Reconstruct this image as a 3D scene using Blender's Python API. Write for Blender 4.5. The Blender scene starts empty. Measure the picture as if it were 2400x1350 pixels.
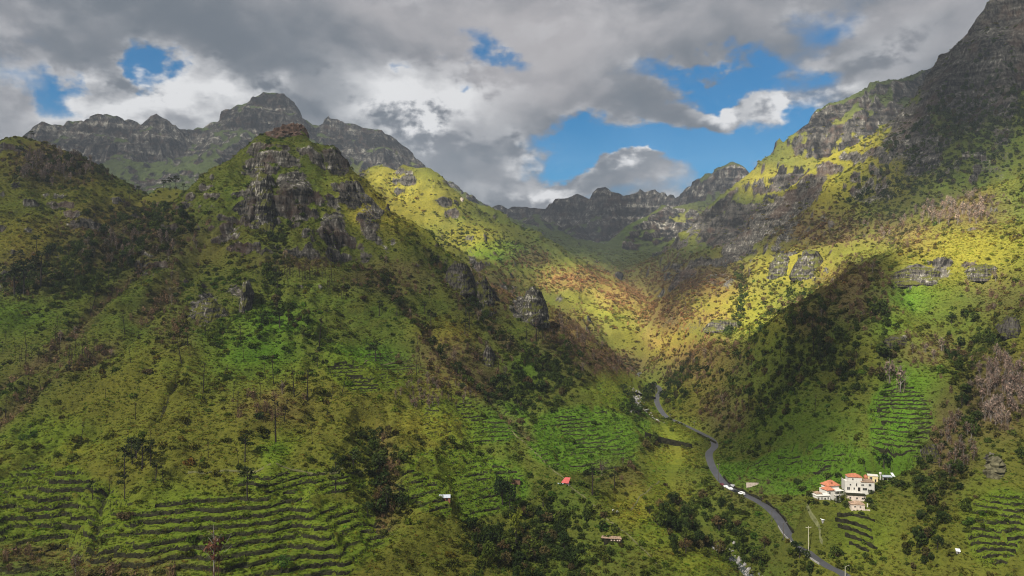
import bpy, bmesh, math, random
import numpy as np
from mathutils import Vector, Matrix, Euler

random.seed(7)
RNG = np.random.default_rng(11)
SC = bpy.context.scene
COL = SC.collection

# ------------------------------------------------------------------ camera
F = 1734.0                                   # focal length in photograph pixels (2400 wide)
CX, CY = 1200.0, 675.0
cam_data = bpy.data.cameras.new('camera')
cam_data.sensor_width = 36.0
cam_data.lens = F / 2400.0 * 36.0
cam_data.clip_start = 1.0
cam_data.clip_end = 40000.0
cam = bpy.data.objects.new('camera', cam_data)
cam.location = (0, 0, 0)
cam.rotation_euler = (math.pi / 2, 0, 0)
COL.objects.link(cam)
SC.camera = cam

# ------------------------------------------------------------------ sun and sky
SUN = Vector((-0.45, -0.53, 0.72)).normalized()      # towards the sun
sun_data = bpy.data.lights.new('sun', 'SUN')
sun_data.energy = 5.0
sun_data.angle = math.radians(0.55)
sun_data.color = (1.0, 0.94, 0.82)
sun = bpy.data.objects.new('sun', sun_data)
sun.rotation_euler = SUN.to_track_quat('Z', 'Y').to_euler()
sun.location = (-300, -900, 1300)
COL.objects.link(sun)
SC.view_settings.view_transform = 'Standard'
SC.view_settings.look = 'None'
SC.view_settings.gamma = 1.0
SC.view_settings.use_curve_mapping = False
SC.view_settings.exposure = 1.95
SC.cycles.use_denoising = True
SC.render.filter_size = 1.1
SC.cycles.filter_width = 1.1
SC.cycles.use_adaptive_sampling = False
SC.cycles.max_bounces = 6
SC.cycles.diffuse_bounces = 3
SC.cycles.glossy_bounces = 1
SC.cycles.transparent_max_bounces = 8
SC.cycles.volume_bounces = 0
SC.cycles.sample_clamp_indirect = 4.0


class NT:
    """small helper for writing node trees"""
    def __init__(self, tree):
        self.t = tree
        tree.nodes.clear()

    def n(self, typ, **kw):
        nd = self.t.nodes.new(typ)
        ins = kw.pop('ins', {})
        for k, v in kw.items():
            setattr(nd, k, v)
        for k, v in ins.items():
            self.put(nd.inputs[k], v)
        return nd

    def put(self, sock, v):
        if isinstance(v, bpy.types.NodeSocket):
            self.t.links.new(v, sock)
        else:
            if hasattr(sock.default_value, '__len__') and not isinstance(v, (tuple, list)):
                v = [v] * len(sock.default_value)
            if hasattr(sock.default_value, '__len__') and len(sock.default_value) == 4 and len(v) == 3:
                v = (*v, 1.0)
            sock.default_value = v

    def m(self, op, a, b=None, c=None, clamp=False):
        nd = self.n('ShaderNodeMath', operation=op, use_clamp=clamp)
        for i, v in enumerate((a, b, c)):
            if v is not None:
                self.put(nd.inputs[i], v)
        return nd.outputs[0]

    def v(self, op, a, b=None, s=None):
        nd = self.n('ShaderNodeVectorMath', operation=op)
        self.put(nd.inputs[0], a)
        if b is not None:
            self.put(nd.inputs[1], b)
        if s is not None:
            self.put(nd.inputs['Scale'], s)
        return nd.outputs['Value'] if op in ('LENGTH', 'DISTANCE', 'DOT_PRODUCT') else nd.outputs[0]

    def mix(self, f, a, b, blend='MIX'):
        nd = self.n('ShaderNodeMix', data_type='RGBA', blend_type=blend)
        self.put(nd.inputs[0], f)
        self.put(nd.inputs[6], a)
        self.put(nd.inputs[7], b)
        return nd.outputs[2]

    def noise(self, vec, scale, detail=4.0, rough=0.55, dist=0.0, col=False):
        nd = self.n('ShaderNodeTexNoise')
        if vec is not None:
            self.put(nd.inputs['Vector'], vec)
        nd.inputs['Scale'].default_value = scale
        nd.inputs['Detail'].default_value = detail
        nd.inputs['Roughness'].default_value = rough
        nd.inputs['Distortion'].default_value = dist
        return nd.outputs['Color'] if col else nd.outputs['Fac']

    def ramp(self, f, lo, hi, a=0.0, b=1.0):
        nd = self.n('ShaderNodeMapRange', interpolation_type='SMOOTHSTEP')
        self.put(nd.inputs[0], f)
        for i, v in zip((1, 2, 3, 4), (lo, hi, a, b)):
            self.put(nd.inputs[i], v)
        return nd.outputs[0]


world = bpy.data.worlds.new('World')
SC.world = world
world.use_nodes = True
w = NT(world.node_tree)
SKY = 0.10
tc = w.n('ShaderNodeTexCoord').outputs['Generated']
nish = w.n('ShaderNodeTexSky', sky_type='NISHITA', sun_disc=False)
nish.sun_elevation = math.asin(SUN.z)
nish.sun_rotation = math.atan2(SUN.x, SUN.y)
nish.altitude = 600.0
blue = w.mix(1.0, nish.outputs[0], (0.0, 0.165, 0.260), 'MULTIPLY')


def sdir(px, py):
    return Vector(((px - CX) / F, 1.0, (CY - py) / F)).normalized()


def sky_blob(px, py, rx, ry, amp, tilt=0.0):
    """soft elliptical patch of cloud cover round one direction of the sky"""
    c = sdir(px, py)
    ex = Vector((0, 0, 1)).cross(c).normalized() * -1
    ey = c.cross(ex).normalized()
    if ey.z < 0:
        ey = -ey
    ca, sa = math.cos(tilt), math.sin(tilt)
    ax = (ex * ca + ey * sa) * (F / rx)
    ay = (ey * ca - ex * sa) * (F / ry)
    dv = w.v('SUBTRACT', warp, tuple(c))
    a = w.v('DOT_PRODUCT', dv, tuple(ax))
    b = w.v('DOT_PRODUCT', dv, tuple(ay))
    q = w.m('ADD', w.m('MULTIPLY', a, a), w.m('MULTIPLY', b, b))
    # behind the camera the same dot products grow large, so the patch stays local
    e = w.m('MULTIPLY', w.m('POWER', 2.718, w.m('MULTIPLY', q, -1.0)), amp)
    return e


stretch = w.v('MULTIPLY', tc, (1.0, 1.0, 1.55))
wn = w.noise(stretch, 6.0, 6.0, 0.6, col=True)
wn = w.v('SUBTRACT', wn, (0.5, 0.5, 0.5))
warp = w.v('ADD', tc, w.v('MULTIPLY', wn, (0.23, 0.23, 0.17)))
base = w.noise(stretch, 2.6, 3.0, 0.5, 0.0)
puff = w.noise(stretch, 8.0, 9.0, 0.60, 0.15)          # billows
puff_up = w.noise(w.v('ADD', stretch, (0.006, -0.01, 0.030)), 8.0, 9.0, 0.60, 0.15)
relief = w.m('SUBTRACT', puff, puff_up)                # where the billow thins out upwards it catches the light
cover = w.m('ADD', w.m('MULTIPLY', w.m('SUBTRACT', base, 0.5), 0.8), 0.62)
cover = w.m('ADD', cover, w.m('MULTIPLY', w.m('SUBTRACT', puff, 0.5), 1.15))
for b in [(1800, 195, 220, 58, -1.05), (1640, 195, 110, 34, -0.5), (1540, 345, 270, 58, -1.1), (1340, 375, 120, 55, -0.75), (1720, 395, 110, 60, -0.95), (1890, 295, 40, 45, -0.6),
          (352, 188, 46, 32, -0.8), (310, 182, 26, 20, -0.3), (150, 190, 50, 28, -0.62), (80, 215, 60, 18, -0.4), (1085, 110, 45, 45, -0.7), (965, 180, 34, 18, -0.6), (1078, 222, 24, 20, -0.6), (1165, 148, 70, 20, -0.6), (1900, 35, 70, 42, -0.55),
          (250, 195, 45, 70, 0.7), (1985, 165, 90, 60, 0.75), (1650, 150, 60, 30, 0.3), (400, 170, 30, 40, 0.3), (160, 150, 60, 22, 0.35), (1485, 392, 85, 34, 1.5), (1400, 432, 130, 26, 0.9), (1245, 455, 120, 30, 0.9), (1580, 240, 150, 34, 1.0), (1700, 240, 60, 24, 0.8), (1830, 262, 70, 34, 0.8),
          (1250, 280, 150, 60, 0.5), (600, 60, 700, 110, 0.5), (1500, 60, 330, 90, 0.5), (2150, 110, 220, 150, 0.5), (700, 260, 330, 60, 0.5), (1000, 300, 140, 80, 0.6), (1110, 400, 130, 60, 0.7), (60, 300, 200, 50, .4)]:
    cover = w.m('ADD', cover, sky_blob(*b))
dens = w.ramp(cover, 0.14, 0.74)
thick = w.ramp(cover, 0.45, 1.10)
grey_t = w.m('ADD', w.m('MULTIPLY', w.noise(stretch, 3.4, 4.0, 0.5, 0.1), 0.9), w.m('MULTIPLY', relief, 0.55))
for b in [(1350, 70, 260, 70, 0.22), (150, 40, 260, 60, 0.10), (1000, 60, 200, 60, 0.10), (560, 110, 300, 60, -0.16), (1500, 260, 220, 40, -0.14), (1120, 400, 130, 70, -0.06), (850, 230, 160, 60, -0.06), (1440, 420, 90, 30, -0.2)]:
    grey_t = w.m('ADD', grey_t, sky_blob(*b))
white = None
for b in [(1010, 255, 160, 60, 1.4), (1000, 305, 50, 24, 1.2), (545, 200, 75, 35, 1.1), (420, 235, 130, 32, 0.95), (220, 232, 130, 28, 0.85), (1265, 455, 100, 32, 1.5),
          (1500, 375, 80, 20, 1.5), (1860, 265, 110, 34, 1.1), (1655, 225, 55, 18, 1.0), (1720, 235, 40, 24, .9), (1190, 350, 26, 30, 0.7), (1260, 390, 20, 14, 1.0),
          (2050, 130, 110, 50, 0.45), (1330, 55, 180, 50, 0.15)]:
    e = sky_blob(*b)
    white = e if white is None else w.m('ADD', white, e)
white = w.m('MULTIPLY', white, w.ramp(w.m('ADD', puff, w.m('MULTIPLY', relief, 1.6)), 0.30, 0.60))
rim = w.m('MULTIPLY', w.m('MULTIPLY', w.m('SUBTRACT', 1.0, thick), dens), w.ramp(relief, -0.02, 0.14, 0.0, 0.45))
K = 0.235 / SKY
grey = w.mix(w.ramp(grey_t, 0.22, 0.78), tuple(K * c for c in (0.150, 0.178, 0.215)), tuple(K * c for c in (0.50, 0.485, 0.50)))
cloud = w.mix(w.m('MINIMUM', w.m('ADD', white, rim), 1.0), grey, tuple(K * c for c in (0.92, 0.92, 0.93)))
skycol = w.mix(dens, blue, cloud)
bg = w.n('ShaderNodeBackground', ins={'Color': skycol, 'Strength': SKY})
wo = w.n('ShaderNodeOutputWorld', ins={'Surface': bg.outputs[0]})


# ------------------------------------------------------------------ noise
def _hash(ix, iy, seed):
    h = (ix.astype(np.int64) * 374761393 + iy.astype(np.int64) * 668265263 + seed * 974634777) & 0xFFFFFFFF
    h = ((h ^ (h >> 13)) * 1274126177) & 0xFFFFFFFF
    return (h ^ (h >> 16)) & 0xFFFF


_ANG = np.arange(65536) * (2 * np.pi / 65536)
_COS, _SIN = np.cos(_ANG).astype(np.float32), np.sin(_ANG).astype(np.float32)


def perlin(x, y, seed=0):
    fx, fy = np.floor(x), np.floor(y)
    ix, iy = fx.astype(np.int64), fy.astype(np.int64)
    dx, dy = (x - fx).astype(np.float32), (y - fy).astype(np.float32)
    u = dx * dx * dx * (dx * (dx * 6 - 15) + 10)
    v = dy * dy * dy * (dy * (dy * 6 - 15) + 10)

    def g(a, b):
        h = _hash(ix + a, iy + b, seed)
        return _COS[h] * (dx - a) + _SIN[h] * (dy - b)
    a = g(0, 0) * (1 - u) + g(1, 0) * u
    b = g(0, 1) * (1 - u) + g(1, 1) * u
    return (a * (1 - v) + b * v) * 1.5


def fbm(x, y, octaves=4, seed=0, gain=0.5):
    s, a, t = 0.0, 1.0, 0.0
    for k in range(octaves):
        s = s + a * perlin(x * 2 ** k, y * 2 ** k, seed + k * 17)
        t += a
        a *= gain
    return s / t * 1.3


def ridged(x, y, octaves=4, seed=0, gain=0.5):
    s, a, t = 0.0, 1.0, 0.0
    for k in range(octaves):
        s = s + a * (1 - np.abs(perlin(x * 2 ** k, y * 2 ** k, seed + k * 31)) * 1.6)
        t += a
        a *= gain
    return s / t


def sstep(a, b, x):
    t = np.clip((x - a) / (b - a), 0, 1)
    return t * t * (3 - 2 * t)


def P(px, py, d):
    """point of the place that the photograph shows at (px, py), d metres ahead"""
    return ((px - CX) / F * d, d, (CY - py) / F * d)


def PZ(px, py, z):
    return P(px, py, z * F / (CY - py))


# ------------------------------------------------------------------ land form: ridges, spurs, valley
RIDGES = [
    # far left massif
    ([(-300, 380, 2500), (-80, 345, 2550), (66, 316, 2600), (82, 296, 2600), (100, 285, 2600), (140, 293, 2620), (165, 282, 2650), (195, 281, 2650), (215, 270, 2680), (243, 260, 2700), (262, 268, 2700),
      (290, 274, 2720), (318, 284, 2740), (342, 284, 2750), (352, 270, 2750), (366, 264, 2750), (382, 278, 2750), (405, 287, 2770), (418, 300, 2800), (440, 303, 2850), (470, 297, 2880), (527, 275, 2920),
      (535, 256, 2930), (560, 245, 2950), (590, 239, 2980), (600, 226, 2990), (622, 217, 3000), (660, 218, 3000), (678, 230, 3010), (690, 255, 3010), (699, 280, 3020), (722, 293, 3020), (766, 291, 3030),
      (770, 268, 3030), (800, 277, 3030), (850, 298, 3050), (893, 303, 3050), (930, 326, 3080), (960, 352, 3100), (985, 378, 3120), (1000, 395, 3140), (1035, 418, 3180), (1062, 428, 3250), (1080, 452, 3350), (1095, 468, 3500)],
     [(0, 0), (40, 75), (110, 120), (170, 215), (330, 270), (420, 330), (1000, 560), (1700, 760)]),
    # far back ridge and the dark peak
    ([(1095, 468, 3500), (1140, 478, 3600), (1200, 482, 3650), (1250, 485, 3650), (1282, 488, 3650), (1290, 473, 3620), (1302, 464, 3600), (1330, 463, 3600), (1348, 453, 3600), (1383, 457, 3580), (1400, 439, 3560),
      (1420, 436, 3560), (1440, 442, 3550), (1462, 450, 3550), (1490, 446, 3550), (1500, 437, 3550), (1512, 443, 3550), (1535, 443, 3540), (1560, 452, 3500), (1592, 459, 3450), (1605, 443, 3400), (1640, 413, 3350), (1690, 388, 3300),
      (1720, 376, 3300), (1740, 386, 3300), (1756, 402, 3300), (1800, 440, 3300), (1900, 470, 3300)],
     [(0, 0), (50, 110), (120, 185), (260, 290), (600, 400), (1200, 520), (1800, 620)]),
    # lit spur in the head of the valley
    ([(1690, 470, 3050), (1640, 470, 2950), (1570, 487, 2850), (1555, 480, 2820), (1520, 505, 2750), (1480, 522, 2650), (1430, 570, 2450), (1385, 625, 2250), (1375, 660, 2100)],
     [(0, 0), (40, 36), (200, 150), (500, 300), (900, 420)]),
    ([(1110, 490, 3300), (1180, 545, 2900), (1250, 600, 2600), (1330, 650, 2300)], [(0, 0), (100, 60), (500, 260), (900, 400)]),
    ([(1640, 575, 2450), (1590, 595, 2300), (1530, 630, 2150), (1480, 665, 2000)], [(0, 0), (30, 30), (150, 120), (500, 320)]),
    ([(1255, 500, 3300), (1290, 560, 2950), (1350, 610, 2650), (1400, 640, 2450)], [(0, 0), (40, 40), (200, 150), (600, 360)]),
    # right sunlit mountain
    ([(2500, 20, 2150), (2400, 60, 2100), (2300, 110, 2050), (2205, 150, 2000), (2160, 166, 1990), (2112, 186, 1960), (2052, 190, 1940), (2046, 202, 1930), (2000, 222, 1910), (1972, 236, 1900), (1945, 240, 1890), (1918, 254, 1880),
      (1900, 283, 1870), (1862, 310, 1860), (1838, 338, 1860), (1820, 366, 1850), (1800, 388, 1850), (1765, 398, 1850), (1738, 418, 1850), (1722, 430, 1840), (1690, 455, 1820), (1650, 493, 1800), (1620, 550, 1770), (1598, 594, 1740),
      (1545, 640, 1680), (1497, 690, 1600)],
     [(0, 0), (25, 45), (70, 75), (120, 150), (200, 190), (250, 290), (420, 380), (700, 560), (1100, 740)]),
    # right dark mountain
    ([(2700, -60, 1200), (2450, -60, 1160), (2322, -5, 1150), (2292, 38, 1150), (2262, 82, 1150), (2238, 105, 1150), (2215, 150, 1150), (2200, 172, 1150), (2168, 205, 1150), (2140, 232, 1150), (2112, 262, 1150), (2108, 292, 1150),
      (2082, 330, 1150), (2042, 378, 1150), (2020, 425, 1150), (1965, 452, 1160), (1900, 492, 1180), (1850, 545, 1200), (1800, 590, 1220)],
     [(0, 0), (20, 48), (60, 85), (100, 165), (190, 240), (260, 320), (400, 420), (700, 580)]),
    ([(2330, 60, 1120), (2360, 200, 1040), (2400, 330, 960), (2440, 420, 900)], [(0, 0), (40, 60), (120, 140), (300, 240)]),
    # bench and spur below it, lit
    ([(2700, 300, 720), (2500, 380, 740), (2400, 415, 760), (2310, 440, 790), (2230, 475, 820), (2150, 520, 850), (2050, 555, 890), (1980, 568, 910), (1895, 585, 940), (1850, 600, 960), (1800, 640, 980), (1740, 690, 1000), (1680, 725, 1020),
      (1620, 770, 1030), (1570, 825, 1020), (1525, 862, 1010)],
     [(0, 0), (20, 9), (80, 50), (200, 130), (500, 270)]),
    # front spur on the right
    ([(2700, 430, 560), (2500, 480, 600), (2400, 520, 620), (2250, 545, 640), (2180, 560, 650), (2110, 585, 645), (2050, 615, 640), (2000, 660, 650), (1930, 705, 680), (1870, 745, 700), (1820, 795, 710), (1775, 860, 705), (1735, 930, 680), (1705, 990, 645), (1690, 1035, 612)],
     [(0, 0), (20, 12), (60, 46), (150, 125), (300, 245), (500, 380)]),
    # spur that carries the houses
    ([(2040, 640, 615), (2080, 740, 560), (2120, 840, 520), (2140, 930, 485), (2130, 1030, 458), (2090, 1095, 445), (2095, 1150, 428), (2125, 1240, 395), (2150, 1330, 365)],
     [(0, 0), (15, 5), (60, 38), (150, 122), (400, 320)]),
    # near slope at the right edge
    ([(2800, 560, 480), (2600, 640, 490), (2480, 720, 500), (2400, 790, 490), (2350, 950, 440), (2330, 1060, 415), (2290, 1180, 385), (2260, 1290, 360), (2230, 1400, 335)],
     [(0, 0), (15, 5), (60, 34), (150, 110), (400, 280)]),
    # central hill: summit block
    ([(618, 318, 800), (624, 308, 800), (650, 303, 800), (668, 296, 800), (684, 291, 800), (700, 293, 800), (708, 312, 800), (714, 328, 798), (745, 338, 796), (788, 347, 792), (800, 362, 790)],
     [(0, 0), (8, 14), (50, 58), (80, 105), (105, 135), (170, 172), (330, 262), (485, 350), (800, 520)]),
    ([(618, 318, 800), (592, 338, 798), (560, 375, 792), (530, 400, 786), (500, 424, 780), (470, 462, 770), (430, 500, 750)],
     [(0, 0), (20, 20), (70, 62), (170, 150), (330, 245), (485, 335), (800, 510)]),
    ([(430, 500, 750), (380, 545, 720), (300, 620, 670), (180, 745, 590), (80, 840, 525), (0, 905, 485), (-120, 980, 440)],
     [(0, 0), (20, 13), (70, 38), (150, 70), (350, 165), (700, 370)]),
    ([(800, 362, 790), (815, 392, 790), (824, 430, 788), (842, 470, 784), (862, 505, 780), (892, 545, 772), (960, 600, 750), (1020, 650, 720)],
     [(0, 0), (10, 16), (60, 62), (150, 135), (300, 225), (400, 310)]),
    # bright arete that crosses the face of the hill
    ([(672, 325, 792), (700, 392, 768), (745, 440, 752), (800, 500, 732), (850, 562, 712), (900, 615, 698), (940, 655, 686), (1020, 735, 655), (1090, 812, 628), (1150, 868, 608), (1200, 905, 595), (1290, 960, 575), (1370, 990, 565)],
     [(0, 0), (12, 10), (50, 46), (120, 102), (300, 205), (500, 300)]),
    # bench on the face
    ([(420, 640, 655), (520, 640, 645), (600, 636, 640), (700, 640, 640), (780, 650, 645), (860, 690, 640)], [(0, 0), (6, 1.5), (22, 20), (60, 42), (200, 125), (400, 250)]),
    # nose of the hill towards the viewer
    ([(640, 650, 632), (600, 720, 580), (560, 800, 528), (520, 900, 468), (500, 1000, 425), (520, 1100, 388), (540, 1250, 345), (560, 1400, 310)],
     [(0, 0), (40, 6), (90, 24), (160, 58), (300, 150), (500, 290)]),
    # lower terraced shoulder, down to the stream
    ([(760, 800, 560), (880, 850, 545), (1000, 905, 535), (1080, 940, 525), (1160, 975, 510), (1240, 1050, 482), (1300, 1105, 462), (1345, 1140, 450), (1400, 1185, 434), (1480, 1262, 412), (1560, 1340, 394), (1640, 1440, 372)],
     [(0, 0), (12, 3.5), (60, 26), (150, 72), (400, 180)]),
    # ridges between the hill and the valley
    ([(890, 560, 1060), (980, 590, 1000), (1050, 612, 960), (1075, 640, 935), (1120, 665, 905), (1180, 700, 880), (1235, 690, 865), (1262, 705, 855), (1310, 765, 840), (1370, 812, 835), (1440, 858, 840), (1490, 880, 850)],
     [(0, 0), (12, 12), (60, 45), (200, 125), (500, 270)]),
    ([(1000, 640, 820), (1100, 720, 770), (1200, 790, 740), (1260, 800, 720), (1320, 850, 705), (1390, 920, 690), (1440, 960, 690)],
     [(0, 0), (15, 10), (60, 38), (200, 115)]),
    # yellow lit ridge
    ([(760, 440, 1560), (818, 424, 1520), (845, 405, 1500), (878, 388, 1490), (905, 390, 1480), (925, 402, 1470), (945, 385, 1470), (975, 394, 1460), (1005, 392, 1460), (1030, 408, 1450), (1045, 432, 1440), (1052, 462, 1430), (1085, 490, 1400), (1120, 525, 1370),
      (1180, 560, 1340), (1240, 600, 1310), (1300, 630, 1280), (1380, 656, 1250), (1450, 676, 1220), (1485, 700, 1200), (1505, 730, 1180), (1530, 762, 1160), (1556, 790, 1140)],
     [(0, 0), (15, 22), (60, 60), (160, 120), (300, 200), (600, 350)]),
    ([(905, 392, 1480), (880, 440, 1400), (850, 500, 1320), (900, 560, 1220)], [(0, 0), (50, 42), (200, 140), (400, 240)]),
    ([(1000, 400, 1455), (975, 440, 1400), (960, 490, 1340), (1000, 540, 1250), (1060, 580, 1140)], [(0, 0), (40, 36), (200, 130), (400, 240)]),
    # left hill
    ([(-400, 230, 900), (-150, 300, 900), (0, 332, 900), (45, 320, 900), (90, 330, 900), (150, 352, 895), (200, 390, 890), (235, 425, 885), (290, 452, 880), (350, 478, 885)],
     [(0, 0), (30, 22), (120, 80), (300, 190), (600, 340)]),
    ([(290, 475, 900), (340, 462, 905), (380, 440, 905), (410, 440, 905), (450, 452, 890), (480, 470, 850)], [(0, 0), (30, 20), (150, 85), (400, 220)]),
    ([(-200, 640, 640), (-60, 690, 610), (0, 712, 590), (90, 690, 610), (160, 668, 625), (230, 640, 650)], [(0, 0), (40, 22), (200, 100)]),
    # near bank at the lower left
    ([(-300, 1160, 300), (-80, 1268, 295), (0, 1300, 290), (90, 1325, 286), (200, 1355, 280), (420, 1420, 272)], [(0, 0), (30, 12), (100, 52), (300, 170)]),
]

STREAM = [(1850, 1500, -166), (1800, 1400, -161), (1740, 1330, -157), (1640, 1240, -151), (1572, 1170, -146), (1590, 1100, -139.5), (1555, 1048, -136),
          (1503, 1012, -133), (1490, 985, -131), (1497, 962, -128)]
STREAM = [PZ(*s) for s in STREAM] + [P(1480, 920, 880), P(1500, 870, 1000), P(1545, 812, 1130), P(1545, 770, 1350), P(1500, 715, 1700), P(1440, 672, 2200), P(1400, 655, 2700)]
ROAD = [(2080, 1440, -152), (1985, 1352, -147), (1940, 1327, -145.3), (1900, 1300, -143.5), (1850, 1255, -140.5), (1826, 1218, -138.6), (1805, 1195, -137.2), (1778, 1176, -136.2), (1737, 1156, -135), (1705, 1140, -133.8),
        (1680, 1112, -132.2), (1666, 1085, -130.8), (1662, 1062, -129.2), (1675, 1046, -128.2), (1668, 1030, -127.2), (1640, 1014, -126), (1590, 990, -123.5), (1562, 977, -122.5), (1545, 955, -121), (1539, 935, -119.5),
        (1547, 915, -118.6), (1538, 903, -118), (1508, 893, -117), (1496, 882, -116), (1500, 873, -115)]
ROAD = [PZ(*s) for s in ROAD]


def smooth_line(pts, n):
    """Catmull-Rom through the points, n samples a span"""
    p = np.array(pts, float)
    p = np.vstack([2 * p[0] - p[1], p, 2 * p[-1] - p[-2]])
    out = []
    for i in range(1, len(p) - 2):
        t = np.linspace(0, 1, n, endpoint=False)[:, None]
        a, b, c, d = p[i - 1:i + 3]
        out.append(0.5 * (2 * b + (c - a) * t + (2 * a - 5 * b + 4 * c - d) * t * t + (3 * b - a - 3 * c + d) * t ** 3))
    out.append(p[-2][None])
    return np.vstack(out)


ROADL = smooth_line(ROAD, 8)
STREAML = smooth_line(STREAM, 4)


def line_dist(X, Y, line, lim):
    """distance to a plan polyline, and height of its nearest point"""
    D = np.full(X.shape, 1e9, np.float32)
    Z = np.zeros(X.shape, np.float32)
    for (x0, y0, z0), (x1, y1, z1) in zip(line[:-1], line[1:]):
        m = (X > min(x0, x1) - lim) & (X < max(x0, x1) + lim) & (Y > min(y0, y1) - lim) & (Y < max(y0, y1) + lim)
        if not m.any():
            continue
        xs, ys = X[m], Y[m]
        dx, dy = x1 - x0, y1 - y0
        t = np.clip(((xs - x0) * dx + (ys - y0) * dy) / (dx * dx + dy * dy + 1e-9), 0, 1)
        d = np.hypot(xs - x0 - t * dx, ys - y0 - t * dy)
        z = z0 + t * (z1 - z0)
        k = d < D[m]
        D[m] = np.where(k, d, D[m])
        Z[m] = np.where(k, z, Z[m])
    return D, Z


# columns (x = U * y) and rows (y): finer where the land lies close
UD = np.linspace(-0.80, 0.80, 761)
U = np.concatenate([np.linspace(-2.4, -0.82, 26), UD, np.linspace(0.82, 2.4, 26)])
YR = np.concatenate([np.linspace(1, 235, 30), np.geomspace(240, 900, 690), np.geomspace(902.5, 2300, 300)[0:], np.geomspace(2312, 4300, 150), np.linspace(4340, 4760, 6)])
NR, NC = len(YR), len(U)
GY, GU = np.meshgrid(YR, U, indexing='ij')
GX = GU * GY


def tents(X, Y):
    n1 = fbm(X / 90 + 3.1, Y / 90, 3, 5)
    n2 = fbm(X / 420 + 9.1, Y / 420, 3, 9)
    far = sstep(900, 2200, Y)
    lim = 40 + 160 * far
    nn = n1 * (1 - far) + n2 * far
    fl = ridged(X / (13 + 22 * far), Y / (13 + 22 * far), 3, 91) - 0.5
    flw = 2.5 + 26 * far
    rr = 2.5 + 12 * far
    best = np.full(X.shape, -1e9)
    rid = np.zeros(X.shape, int)
    near = np.full(X.shape, 1e9)
    for ir, (pts, prof) in enumerate(RIDGES):
        pd, pv = np.array(prof, float).T
        pd = np.append(pd, pd[-1] + 3000)
        pv = np.append(pv, pv[-1] + 2400)
        L = np.array([P(*p) for p in pts])
        b = np.full(X.shape, -1e9)
        for (x0, y0, z0), (x1, y1, z1) in zip(L[:-1], L[1:]):
            dx, dy = x1 - x0, y1 - y0
            t = np.clip(((X - x0) * dx + (Y - y0) * dy) / (dx * dx + dy * dy + 1e-9), 0, 1)
            d = np.hypot(X - x0 - t * dx, Y - y0 - t * dy)
            near = np.minimum(near, d)
            b = np.maximum(b, z0 + t * (z1 - z0) - np.interp(np.maximum(np.sqrt(d * d + rr * rr) - rr + 0.35 * nn * np.minimum(d, lim) + fl * np.minimum(0.5 * d, flw), 0), pd, pv))
        k = 5.0
        hi = np.maximum(best, b)
        rid[b > best] = ir
        best = hi + k * np.log1p(np.exp(-np.minimum(np.abs(best - b), 60) / k)) * np.where(np.abs(best - b) < 60, 1, 0) * np.clip(near / 40, 0, 1)
    return best, near, rid


# the land form is worked out on every second column and row, then refined
ri = np.unique(np.append(np.arange(0, NR, 2), NR - 1))
ci = np.unique(np.append(np.arange(0, NC, 2), NC - 1))
hb, nb, idb = tents(GX[np.ix_(ri, ci)], GY[np.ix_(ri, ci)])


def refine(a):
    b = np.empty((NR, len(ci)))
    for j in range(len(ci)):
        b[:, j] = np.interp(np.arange(NR), ri, a[:, j])
    c = np.empty((NR, NC))
    for i in range(NR):
        c[i] = np.interp(np.arange(NC), ci, b[i])
    return c


Hh, ND = refine(hb), refine(nb)
# valley floor and river bed
SD, SZ = line_dist(GX, GY, STREAML, 500)
far_floor = np.where(SD > 1e8, -400.0, SZ + 1.0 + 0.0 * SD)
bank = np.interp(SD, [0, 5, 9, 30, 80, 160, 500], [-1.2, -0.8, 2.0, 6.5, 9, 3, -140])
floor = np.where(SD > 1e8, -400.0, SZ + bank)
floor = np.maximum(floor, -2.5 - 0.62 * GY)
floor = np.maximum(floor, -190.0)
d_ = np.abs(Hh - floor)
Hh = np.maximum(Hh, floor) + 4.0 * np.exp(-d_ / 4.0) * np.clip(SD / 30, 0, 1)
PXG = CX + F * GU
# ribs and ravines that run down the slopes
sx_, sy_ = P(664, 300, 800)[:2]
th_ = np.arctan2(GY - sy_, GX - sx_)
rd_ = np.hypot(GX - sx_, GY - sy_)
wrp = 0.10 * fbm(GX / 90, GY / 90, 2, 811)
RIB = 20.0 * (ridged((th_ + wrp) * 3.4 + 4, rd_ / 330, 3, 813) - 0.55) * sstep(25, 130, rd_) * (1 - sstep(380, 560, rd_))


def ribs(ax, ay, w_, l_, seed):
    a_ = (GX * ax + GY * ay) / w_
    b_ = (GX * -ay + GY * ax) / l_
    return ridged(a_ + 0.25 * fbm(b_ * 3, a_, 2, seed + 3), b_ + 0.2 * fbm(a_, b_, 2, seed), 4, seed) - 0.55


mR = sstep(1480, 1600, PXG) * sstep(640, 900, GY)
RIB = RIB + mR * (22 + 26 * sstep(900, 1500, GY)) * ribs(0.75, -0.66, 105 + 40 * sstep(1000, 1500, GY), 520, 821)
mL = (1 - sstep(1480, 1600, PXG)) * sstep(860, 1000, GY) * (1 - sstep(1800, 2100, GY)) * sstep(700, 850, PXG)
RIB = RIB + mL * 26 * ribs(0.80, 0.55, 95, 420, 831)
mF = sstep(2000, 2500, GY)
RIB = RIB + mF * 62 * ribs(1.0, 0.12, 230, 1100, 841)
mW = (1 - sstep(420, 520, PXG)) * sstep(560, 640, GY) * (1 - sstep(1100, 1300, GY))
RIB = RIB + mW * 16 * ribs(0.85, 0.5, 85, 380, 851)
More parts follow.
